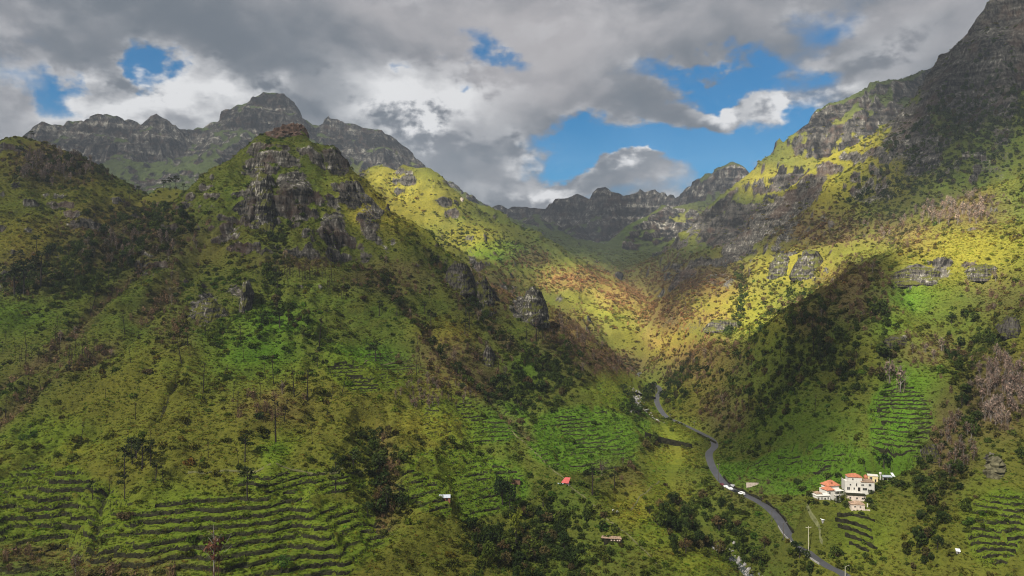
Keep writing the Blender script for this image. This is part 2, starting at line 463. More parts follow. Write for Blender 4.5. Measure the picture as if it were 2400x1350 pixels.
# relief: gullies and knolls, growing away from the crest lines
scale = 0.35 + 1.3 * sstep(700, 1500, GY) + 2.6 * sstep(1700, 3000, GY)
away = np.clip(ND / (45 * scale + 8), 0.25 - 0.25 * sstep(700, 800, GY), 1)
vall = np.clip((SD - 12) / 60, 0, 1)
wx = fbm(GX / (60 * scale), GY / (60 * scale), 2, 71) * 14 * scale
wy = fbm(GX / (60 * scale) + 40, GY / (60 * scale), 2, 73) * 14 * scale
rg = ridged((GX + wx) / 95.0, (GY + wy) / 120.0, 4, 3) - 0.55
rf = ridged((GX + wx) / 330.0, (GY + wy) / 420.0, 5, 43) - 0.55
mid = sstep(900, 1600, GY)
Hh = Hh + np.clip(ND / (30 + 90 * mF), 0, 1) * vall * RIB
Hh = Hh + away * vall * ((1 - mid) * 17.0 * rg + mid * (55.0 * rf + 10 * rg) * (0.5 + 0.5 * sstep(1500, 2600, GY)))
Hh = Hh + (0.25 + 0.75 * away) * vall * fbm(GX / 17.0, GY / 17.0, 3, 21) * (1.6 + 2.5 * mid)
Hh = Hh + vall * (1 - mid) * 0.55 * fbm(GX / 6.5, GY / 6.5, 2, 31)


def proj_y(h):
    return CY - F * h / GY


PYG = proj_y(Hh)
# beds of lava: steep ground breaks into ledges and risers
hx = np.gradient(Hh, axis=1) / np.gradient(GU, axis=1) / GY
hy = np.gradient(Hh, axis=0) / np.gradient(GY, axis=0) - GU * hx
SLOPE = np.hypot(hx, hy)
lam = 11 + 12 * sstep(850, 1300, GY) + 14 * sstep(1900, 2600, GY)
ph = 2 * np.pi * (Hh / lam + 0.55 * fbm(GX / (14 * lam), GY / (14 * lam), 3, 201))
steep = sstep(0.75, 1.25, SLOPE)
Hh = Hh + steep * vall * np.clip(ND / 25, 0, 1) * lam / (2 * np.pi) * 1.05 * np.sin(ph) * np.clip(0.6 + fbm(GX / 80, GY / 80, 2, 203), 0, 1)
mH = sstep(520, 600, PXG) * (1 - sstep(880, 950, PXG)) * sstep(590, 640, GY) * (1 - sstep(800, 830, GY))
ph2 = 2 * np.pi * (Hh / 50.0 + 0.30 + 0.45 * fbm(GX / 130, GY / 130, 3, 207))
Hh = Hh + mH * np.clip(ND / 14, 0, 1) * 50 / (2 * np.pi) * 0.95 * np.sin(ph2)
# hand-built terraces on the gentle slopes: (px, py, half width, half height, step)
FIELDS = [(80, 1222, 260, 142, 2.9), (570, 1262, 370, 112, 2.6), (880, 868, 125, 52, 1.9), (1110, 985, 135, 62, 2.0), (1080, 1130, 170, 85, 2.5), (1370, 1030, 135, 85, 2.1),
          (2110, 990, 80, 115, 2.3), (1850, 1075, 200, 55, 2.1), (1470, 905, 75, 58, 1.9), (2350, 1230, 90, 95, 2.3), (1170, 585, 75, 24, 3.0), (1560, 1000, 70, 30, 1.8), (700, 1130, 160, 30, 2.3)]
TERR = np.zeros(Hh.shape)
TSTEP = np.full(Hh.shape, 2.8)
inv_f = []
for (fx_, fy_, rx_, ry_, st_) in FIELDS:
    q = ((PXG - fx_) / rx_) ** 2 + ((proj_y(Hh) - fy_) / ry_) ** 2
    m_ = 1 - sstep(0.75, 1.1, q + 0.22 * fbm(GX / 30, GY / 30, 2, 301))
    m_ = m_ * (GY < 1400) * (SLOPE < 1.25)
    TSTEP = np.where(m_ > TERR, st_, TSTEP)
    TERR = np.maximum(TERR, m_)
TERR = TERR * np.clip((SD - 8) / 10, 0, 1)
tz = Hh + 0.7 * fbm(GX / 45, GY / 45, 2, 303)
tq = tz / TSTEP
tf = tq - np.floor(tq)
TWALL = np.exp(-((tf - 0.87) / 0.085) ** 2) * TERR
prof_t = 0.25 * tf / 0.74 * (tf < 0.74) + (tf >= 0.74) * (0.25 + 0.75 * sstep(0.74, 0.97, tf))
Hh = Hh + TERR * (prof_t - tf) * TSTEP
# the road is cut into the hillside above the stream, and banked up where the ground falls away
RD, RZ = line_dist(GX, GY, ROADL, 60)
near_road = RD < 1e8
e = np.clip(RD - 3.6, 0, 60)
up = np.maximum(Hh - RZ, 0) * np.clip(e / 52, 0, 1) ** 0.9
Hh = np.where(near_road & (Hh > RZ), np.minimum(RZ - 0.12 + up, RZ - 0.12 + 1.5 * e + 0.03 * e * e), Hh)
Hh = np.where(near_road & (RD < 16), np.maximum(Hh, RZ - 0.12 - 1.0 * e), Hh)
cap = np.where(GY < 238, -2.0 - 0.5 * GY, 1e9)
Hh = np.minimum(Hh, cap)
PYG = proj_y(Hh)


# ------------------------------------------------------------------ looking things up on the land
hx = np.gradient(Hh, axis=1) / np.gradient(GU, axis=1) / GY
hy = np.gradient(Hh, axis=0) / np.gradient(GY, axis=0) - GU * hx
SLOPE = np.hypot(hx, hy)


def smooth2(a, n):
    for _ in range(n):
        a = np.pad(a, 1, mode='edge')
        a = (a[:-2, 1:-1] + a[2:, 1:-1] + a[1:-1, :-2] + a[1:-1, 2:] + 2 * a[1:-1, 1:-1]) / 6
    return a


_YI, _UI = np.arange(NR, dtype=float), np.arange(NC, dtype=float)


def look(arr, x, y):
    """value of a grid field at plan points"""
    x, y = np.asarray(x, float), np.asarray(y, float)
    r = np.clip(np.interp(y, YR, _YI), 0, NR - 1.001)
    c = np.clip(np.interp(x / np.maximum(y, 1e-3), U, _UI), 0, NC - 1.001)
    i, j = r.astype(int), c.astype(int)
    a, b = r - i, c - j
    return arr[i, j] * (1 - a) * (1 - b) + arr[i + 1, j] * a * (1 - b) + arr[i, j + 1] * (1 - a) * b + arr[i + 1, j + 1] * a * b


_PV = PYG.copy()
_PV[:30] = 1e9
RUN = np.minimum.accumulate(_PV, axis=0)           # upper outline of the land up to each row
HID = (PYG - RUN) / F * GY                         # metres of ground in the way of each point


def ground(px, py):
    """first point of the land on the line of sight through (px, py)"""
    u = (px - CX) / F
    c = np.interp(u, U, _UI)
    j = int(min(c, NC - 2))
    b = c - j
    col = _PV[:, j] * (1 - b) + _PV[:, j + 1] * b
    r = int(np.argmax(col <= py))
    if r == 0:
        r = NR - 1
    t = (col[r - 1] - py) / max(col[r - 1] - col[r], 1e-6) if col[r - 1] < 1e8 else 1.0
    t = min(max(t, 0), 1)
    y = YR[r - 1] + t * (YR[r] - YR[r - 1])
    x = u * y
    return Vector((x, y, float(look(Hh, x, y))))


def soft(px, py, lst, y=None, yr=None):
    """soft union of ellipses (cx, cy, rx, ry[, strength])"""
    m = np.zeros(np.shape(px))
    for e in lst:
        a = e[4] if len(e) > 4 else 1.0
        q = ((px - e[0]) / e[2]) ** 2 + ((py - e[1]) / e[3]) ** 2
        m = np.maximum(m, a * np.exp(-0.9 * q ** 1.3))
    return m


# a ditch that runs down the left slope, and level ground under the houses
def drape(pix, n=4):
    return smooth_line([tuple(ground(*q)) for q in pix], n)


DITCH = drape([(432, 838), (402, 915), (352, 1000), (325, 1045), (285, 1085), (256, 1140), (236, 1195), (228, 1240), (225, 1292)])
PADL = [(2011, 1148, 432, 11), (1950, 1166, 418, 9), (1925, 1169, 414, 7), (2008, 1197, 410, 7), (2005, 1172, 421, 9), (2045, 1128, 441, 6), (2078, 1125, 443, 6)]
PADL = [(P(a, b, c), r) for a, b, c, r in PADL]
DD, _ = line_dist(GX, GY, DITCH, 20)
GULL = [drape(q) for q in ([(0, 905), (80, 848), (160, 782), (230, 722), (300, 655), (360, 600)], [(0, 988), (60, 930), (120, 888), (180, 850), (250, 808)], [(900, 640), (950, 720), (1010, 800), (1080, 880), (1150, 940), (1230, 1010)],
                           [(690, 480), (640, 580), (650, 700), (760, 840)], [(870, 1020), (905, 1090), (900, 1170), (890, 1230)], [(1010, 600), (1100, 680), (1180, 790), (1290, 880)], [(2230, 830), (2270, 960), (2240, 1080), (2195, 1190), (2160, 1300)],
                           [(2050, 700), (2080, 800), (2060, 900)], [(1860, 820), (1850, 930), (1800, 1030)], [(1720, 620), (1740, 700), (1700, 780)], [(480, 560), (430, 640), (330, 740)])]
GD = np.full(Hh.shape, 1e3)
for q in GULL:
    a, _ = line_dist(GX, GY, q, 60)
    GD = np.minimum(GD, a)
Hh = Hh - 2.6 * np.exp(-(np.minimum(DD, 100) / 1.8) ** 2) - (4.0 + 1.5 * fbm(GX / 20, GY / 20, 2, 333)) * np.exp(-(GD / 7.5) ** 2)
GUL = np.exp(-(GD / 8.0) ** 2)
PADS = np.zeros(Hh.shape)
for (p_, r_) in PADL:
    q = np.hypot(GX - p_[0], GY - p_[1])
    k = 1 - sstep(r_ * 0.75, r_ + 9, q)
    Hh = Hh * (1 - k) + p_[2] * k
    PADS = np.maximum(PADS, (q < r_ * 0.8).astype(float))
TWALL = np.maximum(TWALL, np.exp(-(np.minimum(DD, 100) / 1.3) ** 2) * np.clip(0.55 + fbm(GX / 9, GY / 9, 2, 341), 0, 1))
TWALL = TWALL * (PADS < 0.5)
PYG = proj_y(Hh)
_PV = PYG.copy()
_PV[:30] = 1e9
RUN = np.minimum.accumulate(_PV, axis=0)
HID = (PYG - RUN) / F * GY

# ------------------------------------------------------------------ what grows where
nb1 = fbm(GX / 70, GY / 70, 4, 401)
nb2 = fbm(GX / 23 + 7, GY / 23, 3, 403)
nb3 = fbm(GX / 240 + 3, GY / 240, 3, 405)
# the outlines of the patches wander with the ground
QX = PXG + (22 * nb1 + 12 * nb2) * np.clip(600 / GY, 0.35, 1.6)
QY = PYG + (16 * nb3 + 10 * nb2) * np.clip(600 / GY, 0.35, 1.6)
BROWN = [(130, 385, 110, 50, .8), (330, 560, 190, 70, .75), (1050, 850, 110, 60, .9), (1130, 900, 70, 50, .9), (920, 650, 110, 40, .7), (1150, 690, 90, 60, .8), (1330, 790, 80, 60, .9), (1430, 850, 100, 34, .9),
         (1610, 650, 130, 55, 1.), (1560, 735, 70, 50, .9), (1470, 690, 90, 40, .8), (1350, 655, 110, 30, .8), (1240, 600, 60, 25, .7), (1530, 780, 40, 50, .6), (1640, 850, 110, 60, .8), (1700, 960, 60, 60, .7), (1660, 750, 60, 30, .5), (1900, 540, 170, 45, .9), (2100, 540, 90, 40, .7),
         (2260, 490, 110, 40, .8), (2010, 690, 90, 70, .9), (1900, 740, 60, 40, .8), (2160, 830, 80, 45, .7), (2230, 1030, 60, 120, .8), (2340, 930, 80, 90, .9), (50, 1320, 150, 40, .8), (270, 1345, 170, 30, .8), (410, 760, 50, 60, .5), (690, 610, 110, 24, .6),
         (60, 640, 80, 60, .6), (640, 960, 90, 40, .5), (100, 860, 90, 40, .4), (1450, 1090, 60, 40, .4), (1750, 1150, 60, 30, .4), (2350, 700, 80, 60, .5)]
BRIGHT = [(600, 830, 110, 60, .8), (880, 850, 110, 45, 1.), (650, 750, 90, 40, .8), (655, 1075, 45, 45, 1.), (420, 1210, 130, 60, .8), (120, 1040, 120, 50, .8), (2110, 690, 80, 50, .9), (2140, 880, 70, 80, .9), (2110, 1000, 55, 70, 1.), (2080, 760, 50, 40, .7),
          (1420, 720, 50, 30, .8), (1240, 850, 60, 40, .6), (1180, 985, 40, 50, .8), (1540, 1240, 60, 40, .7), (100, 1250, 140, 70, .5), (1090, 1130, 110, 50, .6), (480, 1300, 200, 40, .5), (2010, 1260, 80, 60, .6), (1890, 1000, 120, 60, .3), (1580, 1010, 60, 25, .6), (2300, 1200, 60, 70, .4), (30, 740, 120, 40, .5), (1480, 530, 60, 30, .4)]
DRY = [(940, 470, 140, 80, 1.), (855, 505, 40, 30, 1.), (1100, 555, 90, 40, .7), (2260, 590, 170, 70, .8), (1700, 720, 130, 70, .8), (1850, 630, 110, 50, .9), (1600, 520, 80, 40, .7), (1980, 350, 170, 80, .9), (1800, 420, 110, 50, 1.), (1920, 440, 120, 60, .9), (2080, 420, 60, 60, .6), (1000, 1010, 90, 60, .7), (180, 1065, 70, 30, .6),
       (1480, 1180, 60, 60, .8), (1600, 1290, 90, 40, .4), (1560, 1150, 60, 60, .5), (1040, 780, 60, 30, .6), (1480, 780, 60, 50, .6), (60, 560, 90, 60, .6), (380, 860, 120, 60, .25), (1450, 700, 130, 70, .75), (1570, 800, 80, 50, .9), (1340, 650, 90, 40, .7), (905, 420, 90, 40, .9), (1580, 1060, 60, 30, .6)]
ROCKS = [(605, 470, 46, 70, 1.), (690, 450, 50, 60, 1.), (870, 520, 24, 50, 1.), (600, 395, 40, 26, .8), (790, 525, 40, 36, .9), (560, 690, 28, 55, .6), (480, 715, 60, 50, .7), (665, 302, 48, 20, 1.), (792, 380, 34, 46, .9), (850, 500, 22, 60, .6), (600, 505, 40, 30, 1.), (740, 640, 40, 20, .5), (1075, 650, 35, 36, 1.), (1125, 690, 40, 45, .9), (1240, 725, 44, 38, 1.), (1105, 610, 30, 40, .5),
         (1140, 840, 24, 24, .6), (2170, 640, 100, 22, .8), (2310, 620, 60, 18, .7), (2110, 800, 30, 12, .6), (2330, 1085, 26, 20, .7), (1690, 660, 60, 26, .6), (1830, 600, 40, 26, .6), (1690, 760, 50, 14, .7), (1900, 590, 40, 30, .5), (2385, 760, 30, 30, .6), (2270, 170, 150, 170, .85), (2130, 320, 90, 90, .8), (2350, 40, 90, 90, .9), (2200, 380, 90, 60, .6), (2050, 450, 100, 50, .6), (1700, 530, 120, 70, .8), (1920, 300, 90, 34, .75), (1830, 520, 90, 60, .6), (2340, 330, 60, 120, .6), (910, 640, 50, 22, .4), (1280, 870, 50, 40, .4), (430, 600, 40, 30, .4)]
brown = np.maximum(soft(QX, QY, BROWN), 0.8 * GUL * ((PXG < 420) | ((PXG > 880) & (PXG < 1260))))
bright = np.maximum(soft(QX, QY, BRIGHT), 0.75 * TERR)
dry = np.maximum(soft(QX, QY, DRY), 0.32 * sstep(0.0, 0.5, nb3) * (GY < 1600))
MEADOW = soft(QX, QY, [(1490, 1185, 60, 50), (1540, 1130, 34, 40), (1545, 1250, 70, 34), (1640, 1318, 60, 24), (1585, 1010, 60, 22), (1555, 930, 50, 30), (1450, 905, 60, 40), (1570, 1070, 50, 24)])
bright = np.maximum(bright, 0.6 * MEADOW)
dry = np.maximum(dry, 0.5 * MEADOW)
rockp = soft(QX, QY, ROCKS)
sl = smooth2(SLOPE, 2)
rock = sstep(1.30, 2.0, sl + 0.45 * nb2 + 0.25 * nb1)
rock = np.where(GY > 1000, sstep(0.95, 1.6, sl + 0.35 * nb3 + 0.25 * nb1), rock)
rock = np.where((GY < 800) & (Hh < 0), rock * 0.25, rock)
rock = np.where((GY < 830) & (Hh > 0) & (PXG > 540) & (PXG < 960), np.maximum(rock, sstep(1.25, 1.9, sl + 0.3 * nb2)), rock)
rock = np.where((GY > 2000) & (PXG < 1640), sstep(0.55, 0.95, sl + 0.25 * nb3 + 0.2 * nb1), rock)
rock = rock * (1 - 0.85 * (1 - sstep(30, 75, np.minimum(RD, 1e3)))) * (1 - 0.8 * soft(QX, QY, [(1620, 900, 130, 110), (1820, 860, 100, 140), (1930, 1000, 150, 90)]))
rock = np.clip(np.maximum(rock, sstep(0.35, 0.75, rockp + 0.25 * nb2)), 0, 1)
fall = sstep(0.1, 0.5, -smooth2(rg, 3) + 0.1) * (GY < 1500)          # damp hollows: shrubs and trees
wood = np.maximum(0.75 * GUL * (PXG > 600), soft(QX, QY, [(1250, 1270, 180, 90), (380, 525, 90, 36, .9), (250, 600, 130, 40, .9), (110, 655, 130, 34, .9), (150, 400, 120, 40, .6), (880, 1110, 80, 70), (930, 1190, 40, 30), (1180, 1160, 24, 40), (1640, 1230, 100, 70), (1740, 1290, 60, 50), (1280, 870, 80, 60), (1200, 930, 60, 60), (1080, 1060, 90, 30, .8), (1440, 960, 60, 40, .7),
                     (2180, 1180, 40, 110), (2290, 1260, 40, 50), (1900, 800, 130, 110, .7), (1800, 900, 110, 90, .6), (1620, 880, 80, 50, .5), (1900, 1330, 60, 30), (1330, 1300, 80, 60), (640, 1190, 120, 40, .5), (600, 780, 120, 60, .35), (250, 520, 140, 50, .4), (1080, 560, 110, 30, .6), (1550, 930, 60, 30, .7),
                     (1960, 1330, 100, 40, .6), (1990, 900, 100, 60, .5), (2280, 800, 100, 60, .5), (2200, 300, 170, 140, .8), (2330, 250, 90, 150, .7), (2050, 430, 110, 60, .6), (1500, 1030, 40, 30, .5), (2060, 1075, 50, 22, .7)]))
cols = np.stack([rock, np.clip(brown, 0, 1), np.clip(bright, 0, 1), np.clip(dry, 0, 1)], -1)


def grid_mesh(name, X, Y, Z):
    nr, nc = X.shape
    me = bpy.data.meshes.new(name)
    co = np.stack([X, Y, Z], -1).reshape(-1, 3).astype(np.float32)
    me.vertices.add(nr * nc)
    me.vertices.foreach_set('co', co.ravel())
    i = (np.arange(nr - 1)[:, None] * nc + np.arange(nc - 1)[None]).ravel()
    quads = np.stack([i, i + 1, i + nc + 1, i + nc], -1).astype(np.int32)
    n = len(quads)
    me.loops.add(n * 4)
    me.loops.foreach_set('vertex_index', quads.ravel())
    me.polygons.add(n)
    me.polygons.foreach_set('loop_start', np.arange(0, n * 4, 4, dtype=np.int32))
    me.update(calc_edges=True)
    me.polygons.foreach_set('use_smooth', np.ones(n, bool))
    return me


def point_attr(me, name, typ, data):
    a = me.attributes.new(name, typ, 'POINT')
    key = {'FLOAT': 'value', 'FLOAT_COLOR': 'color', 'FLOAT_VECTOR': 'vector'}[typ]
    a.data.foreach_set(key, np.ascontiguousarray(data, dtype=np.float32).ravel())


def link(o, parent=None, **props):
    COL.objects.link(o)
    if parent is not None:
        o.parent = parent
    for k, v in props.items():
        if v:
            o[k] = v
    return o


# crags stand out sideways too
cr = rock * np.clip(1 - TERR, 0, 1) * (GY > 300)
amp = 2.2 + 5.0 * sstep(900, 2300, GY)
ws = 7.0 + 26 * sstep(900, 2300, GY)
DXc = amp * cr * fbm((GX + Hh * 0.3) / ws, (Hh * 0.8 + GY * 0.4) / ws, 3, 501)
DYc = amp * cr * fbm((GX - Hh * 0.3) / ws + 50, (Hh * 0.8 + GY * 0.4) / ws, 3, 503)
terrain_me = grid_mesh('terrain', GX + DXc, GY + DYc, Hh + 0.4 * DXc)
point_attr(terrain_me, 'cover', 'FLOAT_COLOR', cols.reshape(-1, 4))
point_attr(terrain_me, 'terrace', 'FLOAT', TWALL.ravel())

mat = bpy.data.materials.new('hillside')
mat.use_nodes = True
t = NT(mat.node_tree)
pos = t.n('ShaderNodeNewGeometry').outputs['Position']
att = t.n('ShaderNodeAttribute', attribute_name='cover')
csep = t.n('ShaderNodeSeparateColor', ins={0: att.outputs['Color']})
a_rock, a_brown, a_bright = csep.outputs[0], csep.outputs[1], csep.outputs[2]
a_dry = att.outputs['Alpha']
a_terr = t.n('ShaderNodeAttribute', attribute_name='terrace').outputs['Fac']
dist = t.v('LENGTH', pos)
farf = t.ramp(dist, 900.0, 2500.0)
n_big = t.noise(pos, 0.012, 4, 0.6)
n_mid = t.noise(pos, 0.06, 5, 0.62)
n_tuft = t.noise(t.v('MULTIPLY', pos, (1, 1, 1.4)), 0.42, 5, 0.68)
n_fine = t.noise(pos, 1.6, 3, 0.7)
grass = t.mix(t.ramp(n_mid, 0.32, 0.68), (0.086, 0.096, 0.017), (0.066, 0.100, 0.015))
grass = t.mix(t.ramp(n_big, 0.35, 0.65), grass, (0.068, 0.074, 0.015))
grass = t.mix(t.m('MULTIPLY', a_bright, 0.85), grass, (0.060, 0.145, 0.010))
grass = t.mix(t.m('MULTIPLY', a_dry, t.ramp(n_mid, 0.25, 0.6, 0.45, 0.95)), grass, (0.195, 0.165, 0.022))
brownc = t.mix(t.ramp(n_tuft, 0.3, 0.7), (0.060, 0.040, 0.024), (0.125, 0.082, 0.048))
brownc = t.mix(t.m('MULTIPLY', a_dry, 0.85), brownc, t.mix(n_tuft, (0.17, 0.085, 0.035), (0.30, 0.16, 0.065)))  # golden glow of the sunlit valley, put into the ground colour
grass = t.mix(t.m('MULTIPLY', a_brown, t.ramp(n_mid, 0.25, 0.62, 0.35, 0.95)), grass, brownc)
grass = t.mix(t.ramp(n_tuft, 0.40, 0.72, 0.0, 0.55), grass, (0.024, 0.034, 0.008))
grass = t.mix(t.ramp(n_fine, 0.5, 0.8, 0.0, 0.35), grass, (0.13, 0.14, 0.03))
grass = t.mix(t.m('MULTIPLY', t.m('MULTIPLY', farf, 0.75), t.m('SUBTRACT', 1.0, t.m('MULTIPLY', a_dry, 0.8))), grass, t.mix(t.ramp(n_mid, 0.3, 0.7), (0.036, 0.052, 0.024), (0.070, 0.090, 0.030)))
# lava: columns run down, beds run across, pale lichen
streak = t.noise(t.v('MULTIPLY', pos, (1.0, 1.0, 0.13)), 0.28, 6, 0.72)
streak_far = t.noise(t.v('MULTIPLY', pos, (1.0, 1.0, 0.16)), 0.055, 7, 0.72)
beds = t.noise(t.v('MULTIPLY', pos, (0.12, 0.12, 1.0)), 0.12, 5, 0.65)
beds_far = t.noise(t.v('MULTIPLY', pos, (0.1, 0.1, 1.0)), 0.035, 6, 0.65)
st = t.mix(farf, streak, streak_far)
be = t.mix(farf, beds, beds_far)
rv = t.m('ADD', t.m('MULTIPLY', st, 0.6), t.m('MULTIPLY', be, 0.4))
rv = t.m('ADD', t.m('MULTIPLY', t.m('SUBTRACT', rv, 0.5), t.m('ADD', 1.15, t.m('MULTIPLY', farf, 0.5))), t.m('SUBTRACT', 0.5, t.m('MULTIPLY', farf, 0.028)))
rockc = t.mix(t.ramp(rv, 0.41, 0.56), (0.013, 0.0125, 0.012), (0.085, 0.078, 0.068))
rockc = t.mix(t.ramp(rv, 0.55, 0.64), rockc, (0.27, 0.255, 0.22))
rockc = t.mix(t.ramp(t.noise(pos, 0.03, 3, 0.6), 0.5, 0.7, 0, 0.5), rockc, (0.085, 0.055, 0.042))
rock_f = t.m('ADD', a_rock, t.m('MULTIPLY', t.m('SUBTRACT', t.mix(farf, n_tuft, t.noise(pos, 0.03, 6, 0.65)), 0.5), 1.7))
rock_f = t.m('MULTIPLY', t.ramp(rock_f, 0.42, 0.68), t.ramp(a_rock, 0.02, 0.2))
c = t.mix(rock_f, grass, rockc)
wall_c = t.mix(t.ramp(t.noise(pos, 0.9, 4, 0.7), 0.35, 0.65), (0.010, 0.012, 0.006), (0.036, 0.034, 0.022))
c = t.mix(t.ramp(t.m('ADD', a_terr, t.m('MULTIPLY', t.m('SUBTRACT', n_tuft, 0.5), 0.8)), 0.35, 0.65, 0.0, 0.9), c, wall_c)
hgt = t.m('ADD', t.m('MULTIPLY', n_tuft, 2.0), t.m('MULTIPLY', n_fine, 0.45))
hgt = t.m('ADD', hgt, t.m('MULTIPLY', t.m('MULTIPLY', rv, a_rock), t.m('ADD', 5.0, t.m('MULTIPLY', farf, 34.0))))
hgt = t.m('ADD', hgt, t.m('MULTIPLY', farf, t.m('MULTIPLY', t.noise(pos, 0.05, 6, 0.68), 20.0)))
bump = t.n('ShaderNodeBump', ins={'Strength': 0.85, 'Distance': 1.0, 'Height': hgt})
bs = t.n('ShaderNodeBsdfDiffuse', ins={'Color': c, 'Roughness': 0.6, 'Normal': bump.outputs[0]})
t.n('ShaderNodeOutputMaterial', ins={'Surface': bs.outputs[0]})
terrain_me.materials.append(mat)
terrain = link(bpy.data.objects.new('terrain', terrain_me), kind='structure')


# ------------------------------------------------------------------ unseen cloud deck added overhead, shaped to sun and shade chosen slopes
LIT = [(940, 440, 130, 60, 1.), (1040, 520, 90, 50, .9), (1130, 560, 80, 40, .8), (1200, 590, 50, 25, .7), (1330, 660, 110, 50, 1.), (1440, 720, 110, 70, 1.), (1530, 790, 50, 60, 1.), (1240, 725, 40, 34, .5), (1600, 790, 70, 50, .9), (1300, 640, 60, 30, .9),
       (1960, 320, 150, 90, .9), (1810, 420, 90, 50, 1.), (1900, 390, 110, 60, .95), (2050, 300, 60, 60, .6), (1720, 720, 120, 60, 1.), (1850, 630, 110, 55, 1.), (1950, 580, 90, 40, .8), (1650, 790, 60, 40, .9), (1780, 650, 80, 50, .9), (2060, 560, 90, 40, .9),
       (2260, 590, 170, 80, 1.), (2150, 560, 90, 50, 1.), (2360, 460, 70, 60, .9), (2130, 690, 90, 60, 1.), (2090, 640, 50, 30, 1.), (2190, 770, 80, 60, .7), (2390, 560, 80, 90, .9), (2280, 690, 110, 60, .7), (2160, 860, 50, 70, .55), (2200, 960, 40, 60, .35), (2340, 930, 80, 70, .35), (2260, 490, 100, 34, .9),
       (1585, 520, 80, 36, .9), (1620, 560, 40, 30, .7), (2010, 1140, 90, 40, .42), (1500, 1190, 90, 80, .30), (1580, 1020, 90, 50, .35), (1560, 930, 60, 50, .3), (880, 850, 130, 60, .22), (1120, 980, 120, 70, .28), (1380, 1040, 130, 80, .22),
       (560, 480, 60, 60, .18), (700, 420, 110, 80, .2), (420, 1210, 200, 80, .12), (1090, 1130, 140, 50, .2), (80, 1230, 150, 90, .14), (120, 480, 160, 80, .12), (760, 700, 200, 120, .12), (640, 260, 90, 50, .12), (900, 350, 80, 50, .2), (420, 420, 100, 40, .2), (1890, 1020, 150, 80, .14), (1900, 850, 90, 90, .03)]
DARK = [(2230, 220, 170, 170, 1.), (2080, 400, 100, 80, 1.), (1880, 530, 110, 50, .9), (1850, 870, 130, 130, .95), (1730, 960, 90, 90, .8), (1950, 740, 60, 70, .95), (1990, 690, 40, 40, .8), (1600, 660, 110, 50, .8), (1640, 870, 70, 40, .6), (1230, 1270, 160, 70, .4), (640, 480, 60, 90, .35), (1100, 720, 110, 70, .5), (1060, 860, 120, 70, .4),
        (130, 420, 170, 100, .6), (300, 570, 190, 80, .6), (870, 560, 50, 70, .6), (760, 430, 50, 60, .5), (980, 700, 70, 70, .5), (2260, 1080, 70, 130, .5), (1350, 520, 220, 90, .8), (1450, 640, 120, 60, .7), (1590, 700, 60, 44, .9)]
BASE_LEAK = 0.32
ZD = 1560.0
gx = np.arange(-3200, 2100, 18.0)
gy = np.arange(-2100, 2950, 18.0)
DX, DY = np.meshgrid(gx, gy)
tt = np.zeros(DX.shape)
hit = np.zeros(DX.shape, bool)
HX, HY = DX.copy(), DY.copy()
for s in np.concatenate([np.arange(300, 2600, 14.0)]):
    x, y, z = DX - SUN.x * s, DY - SUN.y * s, ZD - SUN.z * s
    ok = (y > 60) & (np.abs(x) < 2.2 * np.maximum(y, 1)) & ~hit
    g = look(Hh, x, np.maximum(y, 60.0))
    k = ok & (z <= g)
    HX[k], HY[k] = x[k], y[k]
    hit |= k
hpx = CX + F * HX / np.maximum(HY, 60)
hz = look(Hh, HX, np.maximum(HY, 60))
hpy = CY - F * hz / np.maximum(HY, 60)
seen = hit & (look(HID, HX, np.maximum(HY, 60)) < 40) & (HY > 60)
cn1 = fbm(DX / 260, DY / 260, 5, 601)
cn2 = fbm(DX / 900, DY / 900, 4, 603)
wob = np.clip(700 / np.maximum(HY, 60), 0.3, 1.2)


def inside(px, py, poly):
    m = np.zeros(px.shape, bool)
    for (x0, y0), (x1, y1) in zip(poly, poly[1:] + poly[:1]):
        k = ((y0 > py) != (y1 > py)) & (px < (x1 - x0) * (py - y0) / (y1 - y0 + 1e-9) + x0)
        m ^= k
    return m.astype(float)


qx, qy = hpx + 16 * cn1 * wob, hpy + 10 * cn2 * wob
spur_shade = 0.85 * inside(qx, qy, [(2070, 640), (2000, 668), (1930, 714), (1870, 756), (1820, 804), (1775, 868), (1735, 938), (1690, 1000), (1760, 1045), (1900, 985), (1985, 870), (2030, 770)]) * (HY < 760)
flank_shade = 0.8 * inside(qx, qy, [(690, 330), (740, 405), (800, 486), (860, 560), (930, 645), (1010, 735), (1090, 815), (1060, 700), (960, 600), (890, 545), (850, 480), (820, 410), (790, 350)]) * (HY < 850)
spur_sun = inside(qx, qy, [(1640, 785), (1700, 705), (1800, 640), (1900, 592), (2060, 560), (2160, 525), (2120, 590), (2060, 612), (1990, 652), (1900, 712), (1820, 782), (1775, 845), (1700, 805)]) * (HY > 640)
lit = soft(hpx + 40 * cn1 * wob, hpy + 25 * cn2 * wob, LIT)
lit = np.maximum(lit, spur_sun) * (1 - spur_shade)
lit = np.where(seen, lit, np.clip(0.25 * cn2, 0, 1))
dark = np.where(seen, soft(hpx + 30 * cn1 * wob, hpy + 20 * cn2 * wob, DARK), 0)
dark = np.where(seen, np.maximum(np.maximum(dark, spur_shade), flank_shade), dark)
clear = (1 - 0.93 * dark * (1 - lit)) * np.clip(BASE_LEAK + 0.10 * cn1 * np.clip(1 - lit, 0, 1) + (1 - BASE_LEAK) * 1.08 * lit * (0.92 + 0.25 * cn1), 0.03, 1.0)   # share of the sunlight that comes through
nyD, nxD = DX.shape
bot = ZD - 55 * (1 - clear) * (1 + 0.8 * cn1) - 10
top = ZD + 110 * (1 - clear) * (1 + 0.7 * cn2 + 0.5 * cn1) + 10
m1 = grid_mesh('shade_cloud_bottom', DX, DY, bot)
m2 = grid_mesh('shade_cloud_top', DX, DY, top)
bmc = bmesh.new()
bmc.from_mesh(m1)
